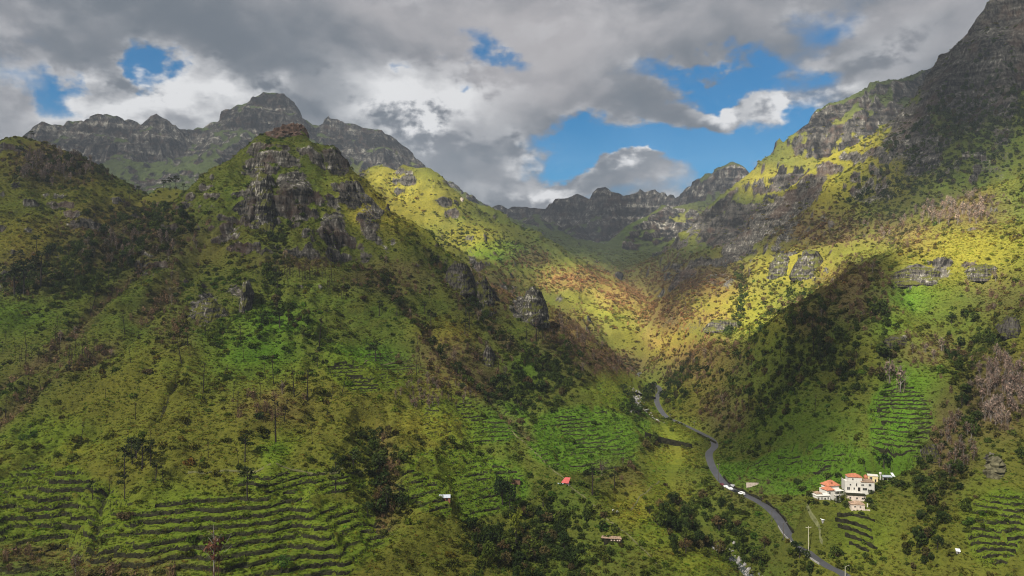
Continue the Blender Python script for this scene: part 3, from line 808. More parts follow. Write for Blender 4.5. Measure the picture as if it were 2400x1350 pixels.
bmc.from_mesh(m2)
shade_clouds_me = bpy.data.meshes.new('shade_clouds')
bmc.verts.ensure_lookup_table()
nv = nyD * nxD
ring = [(0, j) for j in range(nxD)] + [(i, nxD - 1) for i in range(1, nyD)] + [(nyD - 1, j) for j in range(nxD - 2, -1, -1)] + [(i, 0) for i in range(nyD - 2, 0, -1)]
for a, b in zip(ring, ring[1:] + ring[:1]):
    ia, ib = a[0] * nxD + a[1], b[0] * nxD + b[1]
    bmc.faces.new((bmc.verts[ia], bmc.verts[ib], bmc.verts[ib + nv], bmc.verts[ia + nv]))
bmc.to_mesh(shade_clouds_me)
bmc.free()
bpy.data.meshes.remove(m1)
bpy.data.meshes.remove(m2)
point_attr(shade_clouds_me, 'clear', 'FLOAT', np.sqrt(np.concatenate([clear.ravel(), clear.ravel()])))
cm = bpy.data.materials.new('cloud')  # body of the unseen deck that shades the land
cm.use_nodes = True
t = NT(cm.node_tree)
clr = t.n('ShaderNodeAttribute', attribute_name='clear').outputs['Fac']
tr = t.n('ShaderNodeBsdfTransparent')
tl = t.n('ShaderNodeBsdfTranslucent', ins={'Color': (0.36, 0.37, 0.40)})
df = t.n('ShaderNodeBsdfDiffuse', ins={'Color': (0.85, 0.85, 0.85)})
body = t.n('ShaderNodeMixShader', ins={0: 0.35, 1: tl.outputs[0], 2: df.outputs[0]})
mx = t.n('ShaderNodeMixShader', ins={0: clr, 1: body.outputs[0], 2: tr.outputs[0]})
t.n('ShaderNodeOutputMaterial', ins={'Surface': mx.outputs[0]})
shade_clouds_me.materials.append(cm)
shade_clouds = link(bpy.data.objects.new('shade_clouds', shade_clouds_me), kind='stuff')


# ------------------------------------------------------------------ thin air in the valley: far ranges fade towards blue grey
def box_mesh(name, x0, x1, y0, y1, z0, z1):
    me = bpy.data.meshes.new(name)
    v = [(x, y, z) for z in (z0, z1) for y in (y0, y1) for x in (x0, x1)]
    me.from_pydata(v, [], [(0, 2, 3, 1), (4, 5, 7, 6), (0, 1, 5, 4), (2, 6, 7, 3), (0, 4, 6, 2), (1, 3, 7, 5)])
    return me


HAZE_D = 0.8e-4
hz_me = box_mesh('haze', -11600, 11600, -40, 4790, float(Hh.min()) - 3, float(max(Hh.max(), 10.0)) + 25)
hm = bpy.data.materials.new('haze')
hm.use_nodes = True
t = NT(hm.node_tree)
pv = t.n('ShaderNodeVolumePrincipled', ins={'Color': (0.72, 0.82, 0.98), 'Density': HAZE_D, 'Anisotropy': 0.2})
t.n('ShaderNodeOutputMaterial', ins={'Volume': pv.outputs[0]})
hz_me.materials.append(hm)
haze = link(bpy.data.objects.new('haze', hz_me), kind='stuff')


# ------------------------------------------------------------------ plants
def leaf_material(name, inst, trunk=None):
    m = bpy.data.materials.new(name)
    m.use_nodes = True
    t = NT(m.node_tree)
    if trunk is not None:
        pos = t.n('ShaderNodeTexCoord').outputs['Object']
        c = t.mix(t.noise(pos, 3.0, 3, 0.6), tuple(0.6 * k for k in trunk), tuple(1.4 * k for k in trunk))
        bs = t.n('ShaderNodeBsdfDiffuse', ins={'Color': c})
    else:
        if inst:
            base = t.n('ShaderNodeAttribute', attribute_type='INSTANCER', attribute_name='tint').outputs['Color']
        else:
            base = t.n('ShaderNodeObjectInfo').outputs['Color']
        geo = t.n('ShaderNodeNewGeometry')
        r = geo.outputs['Random Per Island']
        c = t.mix(1.0, base, t.mix(r, (0.55, 0.58, 0.5), (1.45, 1.4, 1.3)), 'MULTIPLY')
        d = t.n('ShaderNodeBsdfDiffuse', ins={'Color': c})
        tr = t.n('ShaderNodeBsdfTranslucent', ins={'Color': c})
        bs = t.n('ShaderNodeMixShader', ins={0: 0.22, 1: d.outputs[0], 2: tr.outputs[0]})
    t.n('ShaderNodeOutputMaterial', ins={'Surface': bs.outputs[0]})
    return m


M_LEAF_I = leaf_material('leaves_mass', True)
M_LEAF = leaf_material('leaves', False)
M_BARK = leaf_material('bark', False, (0.040, 0.034, 0.030))
M_CHAR = leaf_material('charred_bark', False, (0.020, 0.017, 0.015))
M_PALE = leaf_material('bleached_bark', False, (0.20, 0.18, 0.16))


def tri_cloud(rng, n, rad, centre, size, up=0.0, shell=0.5, flat=1.0):
    """n leaf sprays (single triangles and bent pairs) through a rounded volume"""
    d = rng.normal(size=(n, 3))
    d /= np.linalg.norm(d, axis=1, keepdims=True)
    r = (shell + (1 - shell) * rng.random(n)) ** 0.6
    p = d * r[:, None] * np.array(rad) + np.array(centre)
    a = rng.normal(size=(n, 3))
    a[:, 2] *= flat
    a[:, 2] += up
    a /= np.linalg.norm(a, axis=1, keepdims=True)
    b = np.cross(a, rng.normal(size=(n, 3)))
    b /= np.linalg.norm(b, axis=1, keepdims=True)
    s = size * (0.6 + 0.8 * rng.random(n))[:, None]
    v = np.stack([p - 0.5 * s * a - 0.38 * s * b, p - 0.5 * s * a + 0.38 * s * b, p + 0.6 * s * a], 1)
    return v.reshape(-1, 3)


def soup(name, verts, mat):
    me = bpy.data.meshes.new(name)
    n = len(verts) // 3
    me.from_pydata([tuple(v) for v in verts], [], [(3 * i, 3 * i + 1, 3 * i + 2) for i in range(n)])
    me.materials.append(mat)
    return me


def blades(rng, n, r, h, lean=0.5, w=0.12):
    """upright tapering blades or twigs"""
    a = rng.random(n) * 6.283
    rr = r * np.sqrt(rng.random(n))
    base = np.stack([np.cos(a) * rr, np.sin(a) * rr, np.zeros(n)], 1)
    tip = base * (1 + lean * rng.random(n))[:, None]
    tip[:, :2] += rng.normal(size=(n, 2)) * lean * 0.25 * h
    tip[:, 2] = h * (0.45 + 0.6 * rng.random(n)) * (1 - 0.35 * (rr / r) ** 2)
    b = rng.random(n) * 6.283
    wv = np.stack([np.cos(b), np.sin(b), np.zeros(n)], 1) * w
    return np.stack([base - wv, base + wv, tip], 1).reshape(-1, 3)


def tube(path, radii, sides=5):
    """tapered tube along a path: verts, faces"""
    vs, fs = [], []
    for k, (p, r) in enumerate(zip(path, radii)):
        p = Vector(p)
        q = Vector(path[min(k + 1, len(path) - 1)]) - Vector(path[max(k - 1, 0)])
        z = q.normalized()
        x = z.orthogonal().normalized()
        y = z.cross(x)
        for i in range(sides):
            an = 6.2832 * i / sides
            vs.append(p + x * (math.cos(an) * r) + y * (math.sin(an) * r))
    n = len(path)
    for k in range(n - 1):
        for i in range(sides):
            j = (i + 1) % sides
            fs.append((k * sides + i, k * sides + j, (k + 1) * sides + j, (k + 1) * sides + i))
    fs.append(tuple((n - 1) * sides + i for i in range(sides)))
    return vs, fs


def tubes_mesh(name, list_, mat):
    vs, fs = [], []
    for path, radii, sides in list_:
        v, f = tube(path, radii, sides)
        o = len(vs)
        vs += v
        fs += [tuple(o + i for i in q) for q in f]
    me = bpy.data.meshes.new(name)
    me.from_pydata([tuple(v) for v in vs], [], fs)
    me.materials.append(mat)
    return me


rg_ = np.random.default_rng(5)


def mass(name, proto, pts, scl, rotz, tilt, tint):
    """one mass of uncountable plants: geometry nodes put the shape on every point"""
    pm = bpy.data.meshes.new(name)
    n = len(pts)
    pm.vertices.add(n)
    pm.vertices.foreach_set('co', np.asarray(pts, np.float32).ravel())
    point_attr(pm, 'scl', 'FLOAT_VECTOR', scl)
    point_attr(pm, 'rot', 'FLOAT_VECTOR', np.stack([tilt[:, 0], tilt[:, 1], rotz], -1))
    point_attr(pm, 'tint', 'FLOAT_COLOR', np.concatenate([tint, np.ones((n, 1))], 1))
    o = link(bpy.data.objects.new(name, pm), kind='stuff')
    po = bpy.data.objects.new(name + '_shape', proto)
    ng = bpy.data.node_groups.new(name, 'GeometryNodeTree')
    ng.interface.new_socket('Geometry', in_out='INPUT', socket_type='NodeSocketGeometry')
    ng.interface.new_socket('Geometry', in_out='OUTPUT', socket_type='NodeSocketGeometry')
    N = ng.nodes
    gi, go = N.new('NodeGroupInput'), N.new('NodeGroupOutput')
    ip = N.new('GeometryNodeInstanceOnPoints')
    oi = N.new('GeometryNodeObjectInfo')
    oi.inputs['Object'].default_value = po
    oi.inputs['As Instance'].default_value = True

    def named(nm, typ):
        k = N.new('GeometryNodeInputNamedAttribute')
        k.data_type = typ
        k.inputs['Name'].default_value = nm
        return [s for s in k.outputs if s.enabled and s.name == 'Attribute'][0]
    L = ng.links
    L.new(gi.outputs[0], ip.inputs['Points'])
    L.new(oi.outputs['Geometry'], ip.inputs['Instance'])
    L.new(named('scl', 'FLOAT_VECTOR'), ip.inputs['Scale'])
    er = N.new('FunctionNodeEulerToRotation')
    L.new(named('rot', 'FLOAT_VECTOR'), er.inputs[0])
    L.new(er.outputs[0], ip.inputs['Rotation'])
    L.new(ip.outputs[0], go.inputs[0])
    md = o.modifiers.new('scatter', 'NODES')
    md.node_group = ng
    return o


def scatter(n, y0, y1, dens, hide_tol=5.0, power=1.0):
    """points over the land between two distances that can be seen, kept by a density field 0..1"""
    y = (y0 ** (power + 1) + (y1 ** (power + 1) - y0 ** (power + 1)) * RNG.random(n)) ** (1 / (power + 1))
    u = -0.76 + 1.52 * RNG.random(n)
    x = u * y
    k = (look(HID, x, y) < hide_tol) & (RNG.random(n) < look(dens, x, y)) & (look(RD_, x, y) > 3.9) & (look(SD, x, y) > 3.2) & (look(PADS, x, y) < 0.5)
    py = look(PYG, x, y)
    k &= (py < 1480) & (py > -150)
    x, y = x[k], y[k]
    return np.stack([x, y, look(Hh, x, y)], -1)


RD_ = np.minimum(RD, 1e6)
RUFF = np.clip(0.5 + 1.1 * fbm(GX / 34, GY / 34, 4, 701), 0, 1)
CLUMP = np.clip(0.35 + 1.5 * fbm(GX / 16, GY / 16, 3, 703), 0, 1)
PATCHY = sstep(-0.15, 0.45, fbm(GX / 55, GY / 55, 3, 707) + 0.25 * fbm(GX / 14, GY / 14, 2, 709))
bare_rock = np.clip(rock * 1.2, 0, 1)
brn = np.clip(brown, 0, 1)


def field(nm_arr, p):
    return look(nm_arr, p[:, 0], p[:, 1])


def lerp(a, b, f):
    return a * (1 - f)[:, None] + np.array(b) * f[:, None]


def ground_tint(p, jitter=0.35):
    """colour of the plants that grow at these points, as the cover there"""
    n = len(p)
    f1 = np.clip(0.5 + 1.2 * field(nb1, p), 0, 1)
    c = np.repeat(np.array([[0.086, 0.095, 0.017]]), n, 0)
    c = lerp(c, (0.064, 0.098, 0.015), f1)
    c = lerp(c, (0.062, 0.140, 0.011), 0.85 * np.clip(field(bright, p), 0, 1))
    c = lerp(c, (0.195, 0.165, 0.022), 0.8 * np.clip(field(dry, p), 0, 1))
    c = lerp(c, (0.095, 0.062, 0.036), 0.8 * np.clip(field(brown, p), 0, 1))
    c = lerp(c, (0.25, 0.135, 0.055), np.clip(1.1 * field(brown, p) * field(dry, p), 0, 1))  # the valley's golden glow, put into the plant tint
    return c * (1 + jitter * (RNG.random((n, 1)) * 2 - 1)) * (1 + 0.12 * RNG.normal(size=(n, 3))).clip(0.6, 1.4)


def put_mass(name, proto, p, s0, s1, tint, hz=(0.7, 1.2), tiltamt=0.12, pw=1.6):
    n = len(p)
    s = s0 + (s1 - s0) * RNG.random(n) ** pw
    scl = np.stack([s * (0.8 + 0.5 * RNG.random(n)), s * (0.8 + 0.5 * RNG.random(n)), s * (hz[0] + (hz[1] - hz[0]) * RNG.random(n))], -1)
    tilt = RNG.normal(size=(n, 2)) * tiltamt
    return mass(name, proto, p, scl, RNG.random(n) * 6.283, tilt, np.clip(tint, 0.004, 0.5))


# grass tussocks and ferns
tuft_me = soup('tussock', np.concatenate([blades(rg_, 20, 0.8, 0.85, 0.7, 0.16), tri_cloud(rg_, 8, (0.8, 0.8, 0.28), (0, 0, 0.28), 0.45)]), M_LEAF_I)
d_t = np.clip((0.55 + 0.45 * RUFF) * (1 - bare_rock * 0.8), 0, 1)
p = scatter(280000, 240, 850, d_t)
put_mass('tussock_grass', tuft_me, p, 0.45, 1.35, ground_tint(p, 0.4) * 1.0, (0.55, 1.15))
# low shrubs
shrub_me = soup('shrub', tri_cloud(rg_, 64, (1, 1, 0.62), (0, 0, 0.5), 0.55, 0.2, 0.45), M_LEAF_I)
d_s = np.clip((0.03 + 0.50 * CLUMP ** 1.5 * PATCHY + 0.75 * fall * CLUMP + 0.9 * wood + 0.7 * brn * CLUMP) * (1 - 0.75 * bare_rock) * (1 - 0.75 * TERR) * (1 - 0.55 * np.clip(bright, 0, 1)) * (1 - 0.85 * MEADOW), 0, 1)
p = scatter(150000, 240, 1050, d_s)
f = np.clip(field(wood, p) + 0.4 * field(fall, p), 0, 1)
tn = lerp(ground_tint(p, 0.45) * 0.80, (0.030, 0.046, 0.012), 0.12 + 0.7 * f)
put_mass('low_shrubs', shrub_me, p, 0.5, 2.5, tn * (0.75 + 0.6 * RNG.random((len(p), 1))), (0.7, 1.3), 0.12, 2.2)
# brushwood on the farther slopes
d_f = np.clip((0.05 + 0.55 * CLUMP * PATCHY + 0.5 * wood + 0.65 * brn + 0.3 * fall) * (1 - 0.8 * bare_rock), 0, 1)
p = scatter(330000, 950, 2300, d_f, 12)
tn = lerp(ground_tint(p, 0.4) * 0.95, (0.034, 0.046, 0.014), np.clip(0.04 + 0.9 * field(wood, p) - 0.3 * field(brn, p), 0, 1))
put_mass('hillside_brushwood', shrub_me, p, 0.7, 3.4, tn, (0.5, 0.95), 0.12, 2.6)
# leafless grey brown thickets
twig_me = soup('thicket', np.concatenate([blades(rg_, 34, 0.75, 2.6, 0.55, 0.07), tri_cloud(rg_, 26, (0.85, 0.85, 0.9), (0, 0, 1.55), 0.42, 0.8, 0.3)]), M_LEAF_I)
d_w = np.clip(1.15 * brn - 0.12, 0, 1) * (0.35 + 0.65 * CLUMP) * (1 - 0.8 * bare_rock) * (1 - 0.8 * TERR)
p = np.concatenate([scatter(60000, 240, 1050, d_w), scatter(110000, 1050, 1900, d_w, 10)])
warm = np.clip(0.5 + 0.9 * field(nb1, p), 0, 1)
tn = lerp(np.repeat([[0.085, 0.058, 0.042]], len(p), 0), (0.150, 0.098, 0.062), warm)
tn = lerp(tn, (0.15, 0.115, 0.10), np.clip(field(soft(PXG, PYG, [(2340, 920, 90, 80), (2250, 480, 130, 40), (560, 600, 60, 40), (130, 380, 60, 30)]), p), 0, 1))
tn = lerp(tn, (0.27, 0.15, 0.065), np.clip(field(soft(PXG, PYG, [(1360, 660, 150, 60), (1480, 740, 70, 80), (1600, 780, 80, 40)]), p), 0, 1))
tn = tn * (0.65 + 0.7 * RNG.random((len(p), 1)))
yy = p[:, 1]
put_mass('leafless_thicket', twig_me, p, 0.8, 2.0, tn, (0.8, 1.4), 0.1, 1.3)
# broad-leaved woodland in the gullies, behind the trees that can be told apart
crown_me = soup('canopy', np.concatenate([tri_cloud(rg_, 120, (1, 1, 0.9), (0, 0, 1.3), 0.42, 0.1, 0.5), blades(rg_, 5, 0.15, 1.0, 0.1, 0.09)]), M_LEAF_I)
d_c = np.clip(wood * 1.1 - 0.25, 0, 1) * (0.3 + 0.7 * CLUMP) * (1 - TERR)
p = scatter(60000, 240, 1100, d_c)
tn = lerp(np.repeat([[0.022, 0.036, 0.011]], len(p), 0), (0.062, 0.085, 0.016), RNG.random(len(p)) ** 1.8)
tn = lerp(tn, (0.075, 0.055, 0.028), 0.8 * (RNG.random(len(p)) < 0.14))
put_mass('gully_woodland', crown_me, p, 1.4, 3.3, tn, (0.9, 1.5), 0.08)


# ------------------------------------------------------------------ road, stream, path
def ribbon(name, line, width, mat, lift, kind='structure', drape_to=False, thick=0.25):
    L = np.array(line)
    tan = np.gradient(L[:, :2], axis=0)
    tan /= np.linalg.norm(tan, axis=1, keepdims=True) + 1e-9
    nrm = np.stack([tan[:, 1], -tan[:, 0]], 1)
    n = len(L)
    offs = np.linspace(-0.5, 0.5, 5) * width
    vs = []
    for k, o in enumerate(offs):
        xy = L[:, :2] + nrm * o
        z = look(Hh, xy[:, 0], xy[:, 1]) + lift if drape_to else L[:, 2] + lift - 0.05 * (abs(o) / width)
        vs.append(np.column_stack([xy, z]))
    vs.append(np.column_stack([L[:, :2] + nrm * offs[-1], vs[4][:, 2] - thick]))
    vs.insert(0, np.column_stack([L[:, :2] + nrm * offs[0], vs[0][:, 2] - thick]))
    m = len(vs)
    V = np.stack(vs, 1).reshape(-1, 3)
    f = [(i * m + k, (i + 1) * m + k, (i + 1) * m + k + 1, i * m + k + 1) for i in range(n - 1) for k in range(m - 1)]
    me = bpy.data.meshes.new(name)
    me.from_pydata([tuple(v) for v in V], [], f)
    me.materials.append(mat)
    return link(bpy.data.objects.new(name, me), kind=kind)


def plain(name, col, rough=0.8, var=0.25, scale=1.2, spec=0.3, bumpy=0.0, dark=None):
    m = bpy.data.materials.new(name)
    m.use_nodes = True
    t = NT(m.node_tree)
    pos = t.n('ShaderNodeTexCoord').outputs['Object']
    k = t.noise(pos, scale, 5, 0.65)
    c = t.mix(t.ramp(k, 0.3, 0.7), tuple(x * (1 - var) for x in col), tuple(min(1, x * (1 + var)) for x in col))
    if dark is not None:                                   # weather stains that run down
        s = t.noise(t.v('MULTIPLY', pos, (1.6, 1.6, 0.35)), 1.1, 5, 0.7)
        c = t.mix(t.ramp(s, 0.52, 0.74, 0, 0.75), c, dark)
    b = t.n('ShaderNodeBsdfPrincipled', ins={'Base Color': c, 'Roughness': rough, 'Specular IOR Level': spec})
    if bumpy:
        bm_ = t.n('ShaderNodeBump', ins={'Strength': bumpy, 'Distance': 0.3, 'Height': k})
        t.put(b.inputs['Normal'], bm_.outputs[0])
    t.n('ShaderNodeOutputMaterial', ins={'Surface': b.outputs[0]})
    return m


M_ASPH = plain('asphalt', (0.052, 0.052, 0.060), 0.42, 0.18, 0.15, 0.6)
M_WATER = plain('water', (0.05, 0.06, 0.055), 0.12, 0.2, 0.6, 0.8)
M_WHITE = plain('white_render', (0.54, 0.52, 0.48), 0.85, 0.06, 0.5, 0.2, 0, (0.42, 0.38, 0.33))
M_CREAM = plain('yellow_render', (0.62, 0.50, 0.26), 0.85, 0.08, 0.5, 0.2, 0, (0.36, 0.30, 0.18))
M_PINK = plain('old_plaster', (0.50, 0.42, 0.36), 0.9, 0.2, 0.7, 0.2, 0.3, (0.17, 0.14, 0.12))
M_TILE = plain('orange_tile', (0.36, 0.135, 0.075), 0.85, 0.35, 1.6, 0.2, 0.3)
M_OLDTILE = plain('mossy_tile', (0.25, 0.17, 0.12), 0.9, 0.5, 1.1, 0.2, 0.4, (0.06, 0.05, 0.04))
M_GLASS = plain('window_glass', (0.030, 0.034, 0.038), 0.15, 0.1, 1, 0.6)
M_DARK = plain('dark_opening', (0.012, 0.011, 0.010), 0.9, 0.2, 1)
M_WOOD = plain('brown_wood', (0.12, 0.065, 0.04), 0.8, 0.3, 2.0)
M_CONC = plain('grey_concrete', (0.27, 0.26, 0.245), 0.9, 0.2, 0.8, 0.2, 0.2, (0.10, 0.10, 0.09))
M_TIN = plain('tin_sheet', (0.36, 0.39, 0.44), 0.45, 0.15, 1.2, 0.5)
M_WHITESHEET = plain('white_sheet', (0.58, 0.60, 0.62), 0.6, 0.06, 1.0)
M_RED = plain('red_sheet', (0.40, 0.075, 0.070), 0.6, 0.2, 0.9)
M_STONE = plain('dark_stone', (0.017, 0.016, 0.009), 0.95, 0.8, 0.6, 0.1, 0.9, (0.034, 0.046, 0.010))
M_STONEL = plain('pale_stone', (0.26, 0.25, 0.235), 0.95, 0.4, 0.9, 0.2, 0.8)
M_METAL = plain('dark_metal', (0.05, 0.05, 0.05), 0.5, 0.2, 1)
M_POLEW = plain('pale_pole', (0.42, 0.40, 0.30), 0.8, 0.15, 0.6)
M_POLED = plain('weathered_pole', (0.085, 0.075, 0.062), 0.8, 0.2, 0.6)
M_RUST = plain('rusty_lava', (0.055, 0.034, 0.025), 0.95, 0.6, 0.25, 0.2, 0.8)

ribbon('road', ROADL, 5.6, M_ASPH, 0.06)
st_near = STREAML[(STREAML[:, 1] > 330) & (STREAML[:, 1] < 960)]
ribbon('stream', st_near, 5.5, M_WATER, -0.75, drape_to=False, thick=0.4)
ribbon('footpath', drape([(1890, 1186), (1900, 1205), (1912, 1222), (1921, 1240), (1922, 1262), (1928, 1272)], 6), 0.9, plain('trodden_earth', (0.10, 0.105, 0.045), 0.95, 0.3, 0.8), 0.2, drape_to=True)

M_EARTH = plain('path_earth', (0.085, 0.085, 0.032), 0.95, 0.35, 0.5)
for q in ([(440, 1108), (520, 1104), (600, 1106), (700, 1104), (790, 1106), (860, 1098)], [(1165, 978), (1200, 1010), (1240, 1050), (1285, 1090), (1330, 1130), (1372, 1168), (1400, 1188)], [(1420, 1215), (1452, 1240), (1486, 1268), (1520, 1300), (1545, 1330)],
          [(820, 855), (860, 845), (930, 850), (985, 862)], [(1545, 1128), (1520, 1150), (1495, 1172), (1478, 1196)]):
    ribbon('footpath', drape(q, 6), 0.9, M_EARTH, 0.22, drape_to=True)

# ------------------------------------------------------------------ building blocks
ORD = ['first', 'second', 'third', 'fourth', 'fifth', 'sixth', 'seventh', 'eighth', 'ninth', 'tenth', 'eleventh', 'twelfth', 'thirteenth', 'fourteenth', 'fifteenth', 'sixteenth']


def thing(name, label, cat, loc, rotz=0.0, group=None, scale=None):
    o = bpy.data.objects.new(name, None)
    COL.objects.link(o)
    o.location = loc
    o.rotation_euler = (0, 0, rotz)
    if scale is not None:
        o.scale = scale
    o.empty_display_size = 0.5
    o['label'], o['category'] = label, cat
    if group:
        o['group'] = group
    return o


def part(name, me, parent, mat=None, label=None):
    if mat is not None and not me.materials:
        me.materials.append(mat)
    o = bpy.data.objects.new(name, me)
    COL.objects.link(o)
    o.parent = parent
    if label:
        o['label'] = label
    return o


class MB:
    """collects simple solids into one mesh"""
    def __init__(self):
        self.v, self.f = [], []

    def add(self, v, f):
        o = len(self.v)
        self.v += [tuple(p) for p in v]
        self.f += [tuple(o + i for i in q) for q in f]
        return self

    def box(self, x0, x1, y0, y1, z0, z1):
        v = [(x, y, z) for z in (z0, z1) for y in (y0, y1) for x in (x0, x1)]
        return self.add(v, [(0, 2, 3, 1), (4, 5, 7, 6), (0, 1, 5, 4), (2, 6, 7, 3), (0, 4, 6, 2), (1, 3, 7, 5)])

    def hip(self, x0, x1, y0, y1, z0, z1, over=0.35, th=0.16, inset=None):
        x0, x1, y0, y1 = x0 - over, x1 + over, y0 - over, y1 + over
        w, d = x1 - x0, y1 - y0
        i = min(w, d) / 2 if inset is None else inset
        if w >= d:
            r = [(x0 + i, (y0 + y1) / 2, z1), (x1 - i, (y0 + y1) / 2, z1)]
        else:
            r = [((x0 + x1) / 2, y0 + i, z1), ((x0 + x1) / 2, y1 - i, z1)]
        b = [(x0, y0), (x1, y0), (x1, y1), (x0, y1)]
        v = [(x, y, z0 - th) for x, y in b] + [(x, y, z0) for x, y in b] + r
        f = [(3, 2, 1, 0), (0, 1, 5, 4), (1, 2, 6, 5), (2, 3, 7, 6), (3, 0, 4, 7)]
        if w >= d:
            f += [(4, 5, 9, 8), (5, 6, 9), (6, 7, 8, 9), (7, 4, 8)]
        else:
            f += [(4, 5, 8), (5, 6, 9, 8), (6, 7, 9), (7, 4, 8, 9)]
        return self.add(v, f)

    def slab(self, corners, th):
        """flat sheet of some thickness from four corners"""
        a = [Vector(c) for c in corners]
        n = (a[1] - a[0]).cross(a[3] - a[0]).normalized() * th
        v = [p - n for p in a] + a
        return self.add(v, [(3, 2, 1, 0), (4, 5, 6, 7), (0, 1, 5, 4), (1, 2, 6, 5), (2, 3, 7, 6), (3, 0, 4, 7)])

    def tube(self, path, radii, sides=6):
        return self.add(*tube(path, radii, sides))

    def mesh(self, name, mat):
        me = bpy.data.meshes.new(name)
        me.from_pydata(self.v, [], self.f)
        me.materials.append(mat)
        me.update()
        return me


def opening(parent, x, z, w, h, y, kind='window', mat=None, frame=M_WHITE, side=None):
    """window or door set in a wall that faces -y (or +x with side), its frame standing proud"""
    fr, gl = MB(), MB()
    t_ = 0.10

    def bx(mb, a0, a1, z0, z1, p0, p1):
        if side is None:
            mb.box(a0, a1, y - p1, y - p0, z0, z1)
        else:
            mb.box(side + p0, side + p1, a0, a1, z0, z1)
    bx(gl, x - w / 2, x + w / 2, z, z + h, -0.05, 0.03)
    bx(fr, x - w / 2 - t_, x - w / 2, z - t_, z + h + t_, -0.05, 0.08)
    bx(fr, x + w / 2, x + w / 2 + t_, z - t_, z + h + t_, -0.05, 0.08)
    bx(fr, x - w / 2, x + w / 2, z + h, z + h + t_, -0.05, 0.08)
    bx(fr, x - w / 2, x + w / 2, z - t_, z, -0.05, 0.12)
    if kind == 'window' and w > 0.9:
        bx(fr, x - 0.04, x + 0.04, z, z + h, 0.03, 0.06)
    o = part(kind, fr.mesh(kind, frame), parent)
    part('pane' if kind == 'window' else 'leaf', gl.mesh('pane', mat or (M_GLASS if kind == 'window' else M_DARK)), o)
    return o


# ------------------------------------------------------------------ the houses
def spot(px, py, d):
    return P(px, py, d)


HS = (0.92, 0.92, 0.92)


# white two-storey house with an orange hipped roof over its upper floor
h = thing('white_house', 'large white two-storey house with a small orange hipped roof and flat right wing', 'house', spot(2011, 1148, 432), math.radians(-9), None, HS)
wl = part('wall', MB().box(-8.6, 0.6, -3.2, 5.0, -3.0, 5.4).box(0.6, 8.6, -4.0, 4.5, -3.0, 5.9).box(-6.3, 1.9, -1.8, 4.6, 5.4, 8.3).mesh('wall', M_WHITE), h)
part('parapet', MB().box(-8.6, -8.4, -3.2, 5.0, 5.4, 6.2).box(-8.4, 0.6, -3.2, -3.0, 5.4, 6.2).mesh('parapet', M_WHITE), h)
part('roof', MB().hip(-6.3, 1.9, -1.8, 4.6, 8.45, 10.2).mesh('roof', M_TILE), h)
part('roof_slab', MB().box(0.61, 8.9, -4.3, 4.8, 5.9, 6.1).mesh('roof_slab', M_OLDTILE), h, label='flat roof edge of the right wing')
for x, z, w_, hh, y in [(-3.6, 6.6, 0.8, 1.0, -1.8), (5.9, 3.6, 1.5, 1.3, -4.0), (-6.6, 0.6, 1.6, 1.8, -3.2), (-3.2, 0.9, 0.8, 1.3, -3.2), (2.9, 0.9, 2.6, 1.4, -4.0), (1.6, 3.7, 1.6, 0.9, -4.0), (-5.5, 3.4, 0.8, 0.9, -3.2)]:
    opening(h, x, z, w_, hh, y)
for x, z, w_, hh, y in [(-0.3, 0.0, 1.4, 2.4, -3.2), (6.6, -0.6, 1.1, 2.1, -4.0), (-1.8, 3.0, 0.6, 1.9, -3.2)]:
    opening(h, x, z, w_, hh, y, 'door')
bal = MB().box(-8.2, 1.4, -6.4, -3.21, -3.0, -0.9).box(-8.2, 1.4, -6.4, -6.3, -0.15, -0.05)
for k in range(13):
    bal.box(-8.2 + k * 0.79, -8.1 + k * 0.79, -6.4, -6.3, -0.9, -0.15)
part('terrace', bal.mesh('terrace', M_WHITE), h)

# house with the orange tiled roofs and glazed balconies
h = thing('tiled_house', 'house with stepped orange tiled roofs and a balcony, left of the large white house', 'house', spot(1951, 1167, 420), math.radians(14), None, HS)
part('wall', MB().box(-5.6, 4.6, -2.5, 5.0, -3.0, 5.6).box(-3.2, 4.9, 0.2, 6.5, 5.6, 7.4).mesh('wall', M_WHITE), h)
r_ = part('roof', MB().hip(-3.2, 4.9, 0.2, 6.5, 7.55, 10.3, 0.6).mesh('roof', M_TILE), h)
part('chimney', MB().box(-0.4, 0.5, 0.6, 1.4, 8.2, 9.9).mesh('chimney', M_TILE), r_)
part('roof', MB().hip(-5.6, -0.6, -2.5, 3.0, 5.75, 7.6, 0.5).mesh('roof', M_TILE), h, label='lower orange roof over the gabled bay')
part('balcony', MB().box(-0.9, 5.0, -4.4, -2.51, 2.55, 2.75).box(-0.9, 5.0, -4.4, -2.51, 5.2, 5.4).box(-0.9, 5.0, -4.4, -4.3, 2.75, 3.5).box(-0.9, -0.7, -4.4, -4.2, -2.5, 5.2).box(1.9, 2.1, -4.4, -4.2, -2.5, 5.2).box(4.8, 5.0, -4.4, -4.2, -2.5, 5.2).mesh('balcony', M_WHITE), h)
for x, z, w_, hh in [(-3.9, 3.3, 1.3, 1.3), (0.5, 3.1, 1.6, 1.7), (3.4, 3.1, 1.6, 1.7), (-3.9, 0.4, 1.2, 1.3), (3.6, 0.2, 1.3, 1.6)]:
    opening(h, x, z, w_, hh, -2.5)
opening(h, 0.8, -0.8, 1.2, 2.2, -2.5, 'door')

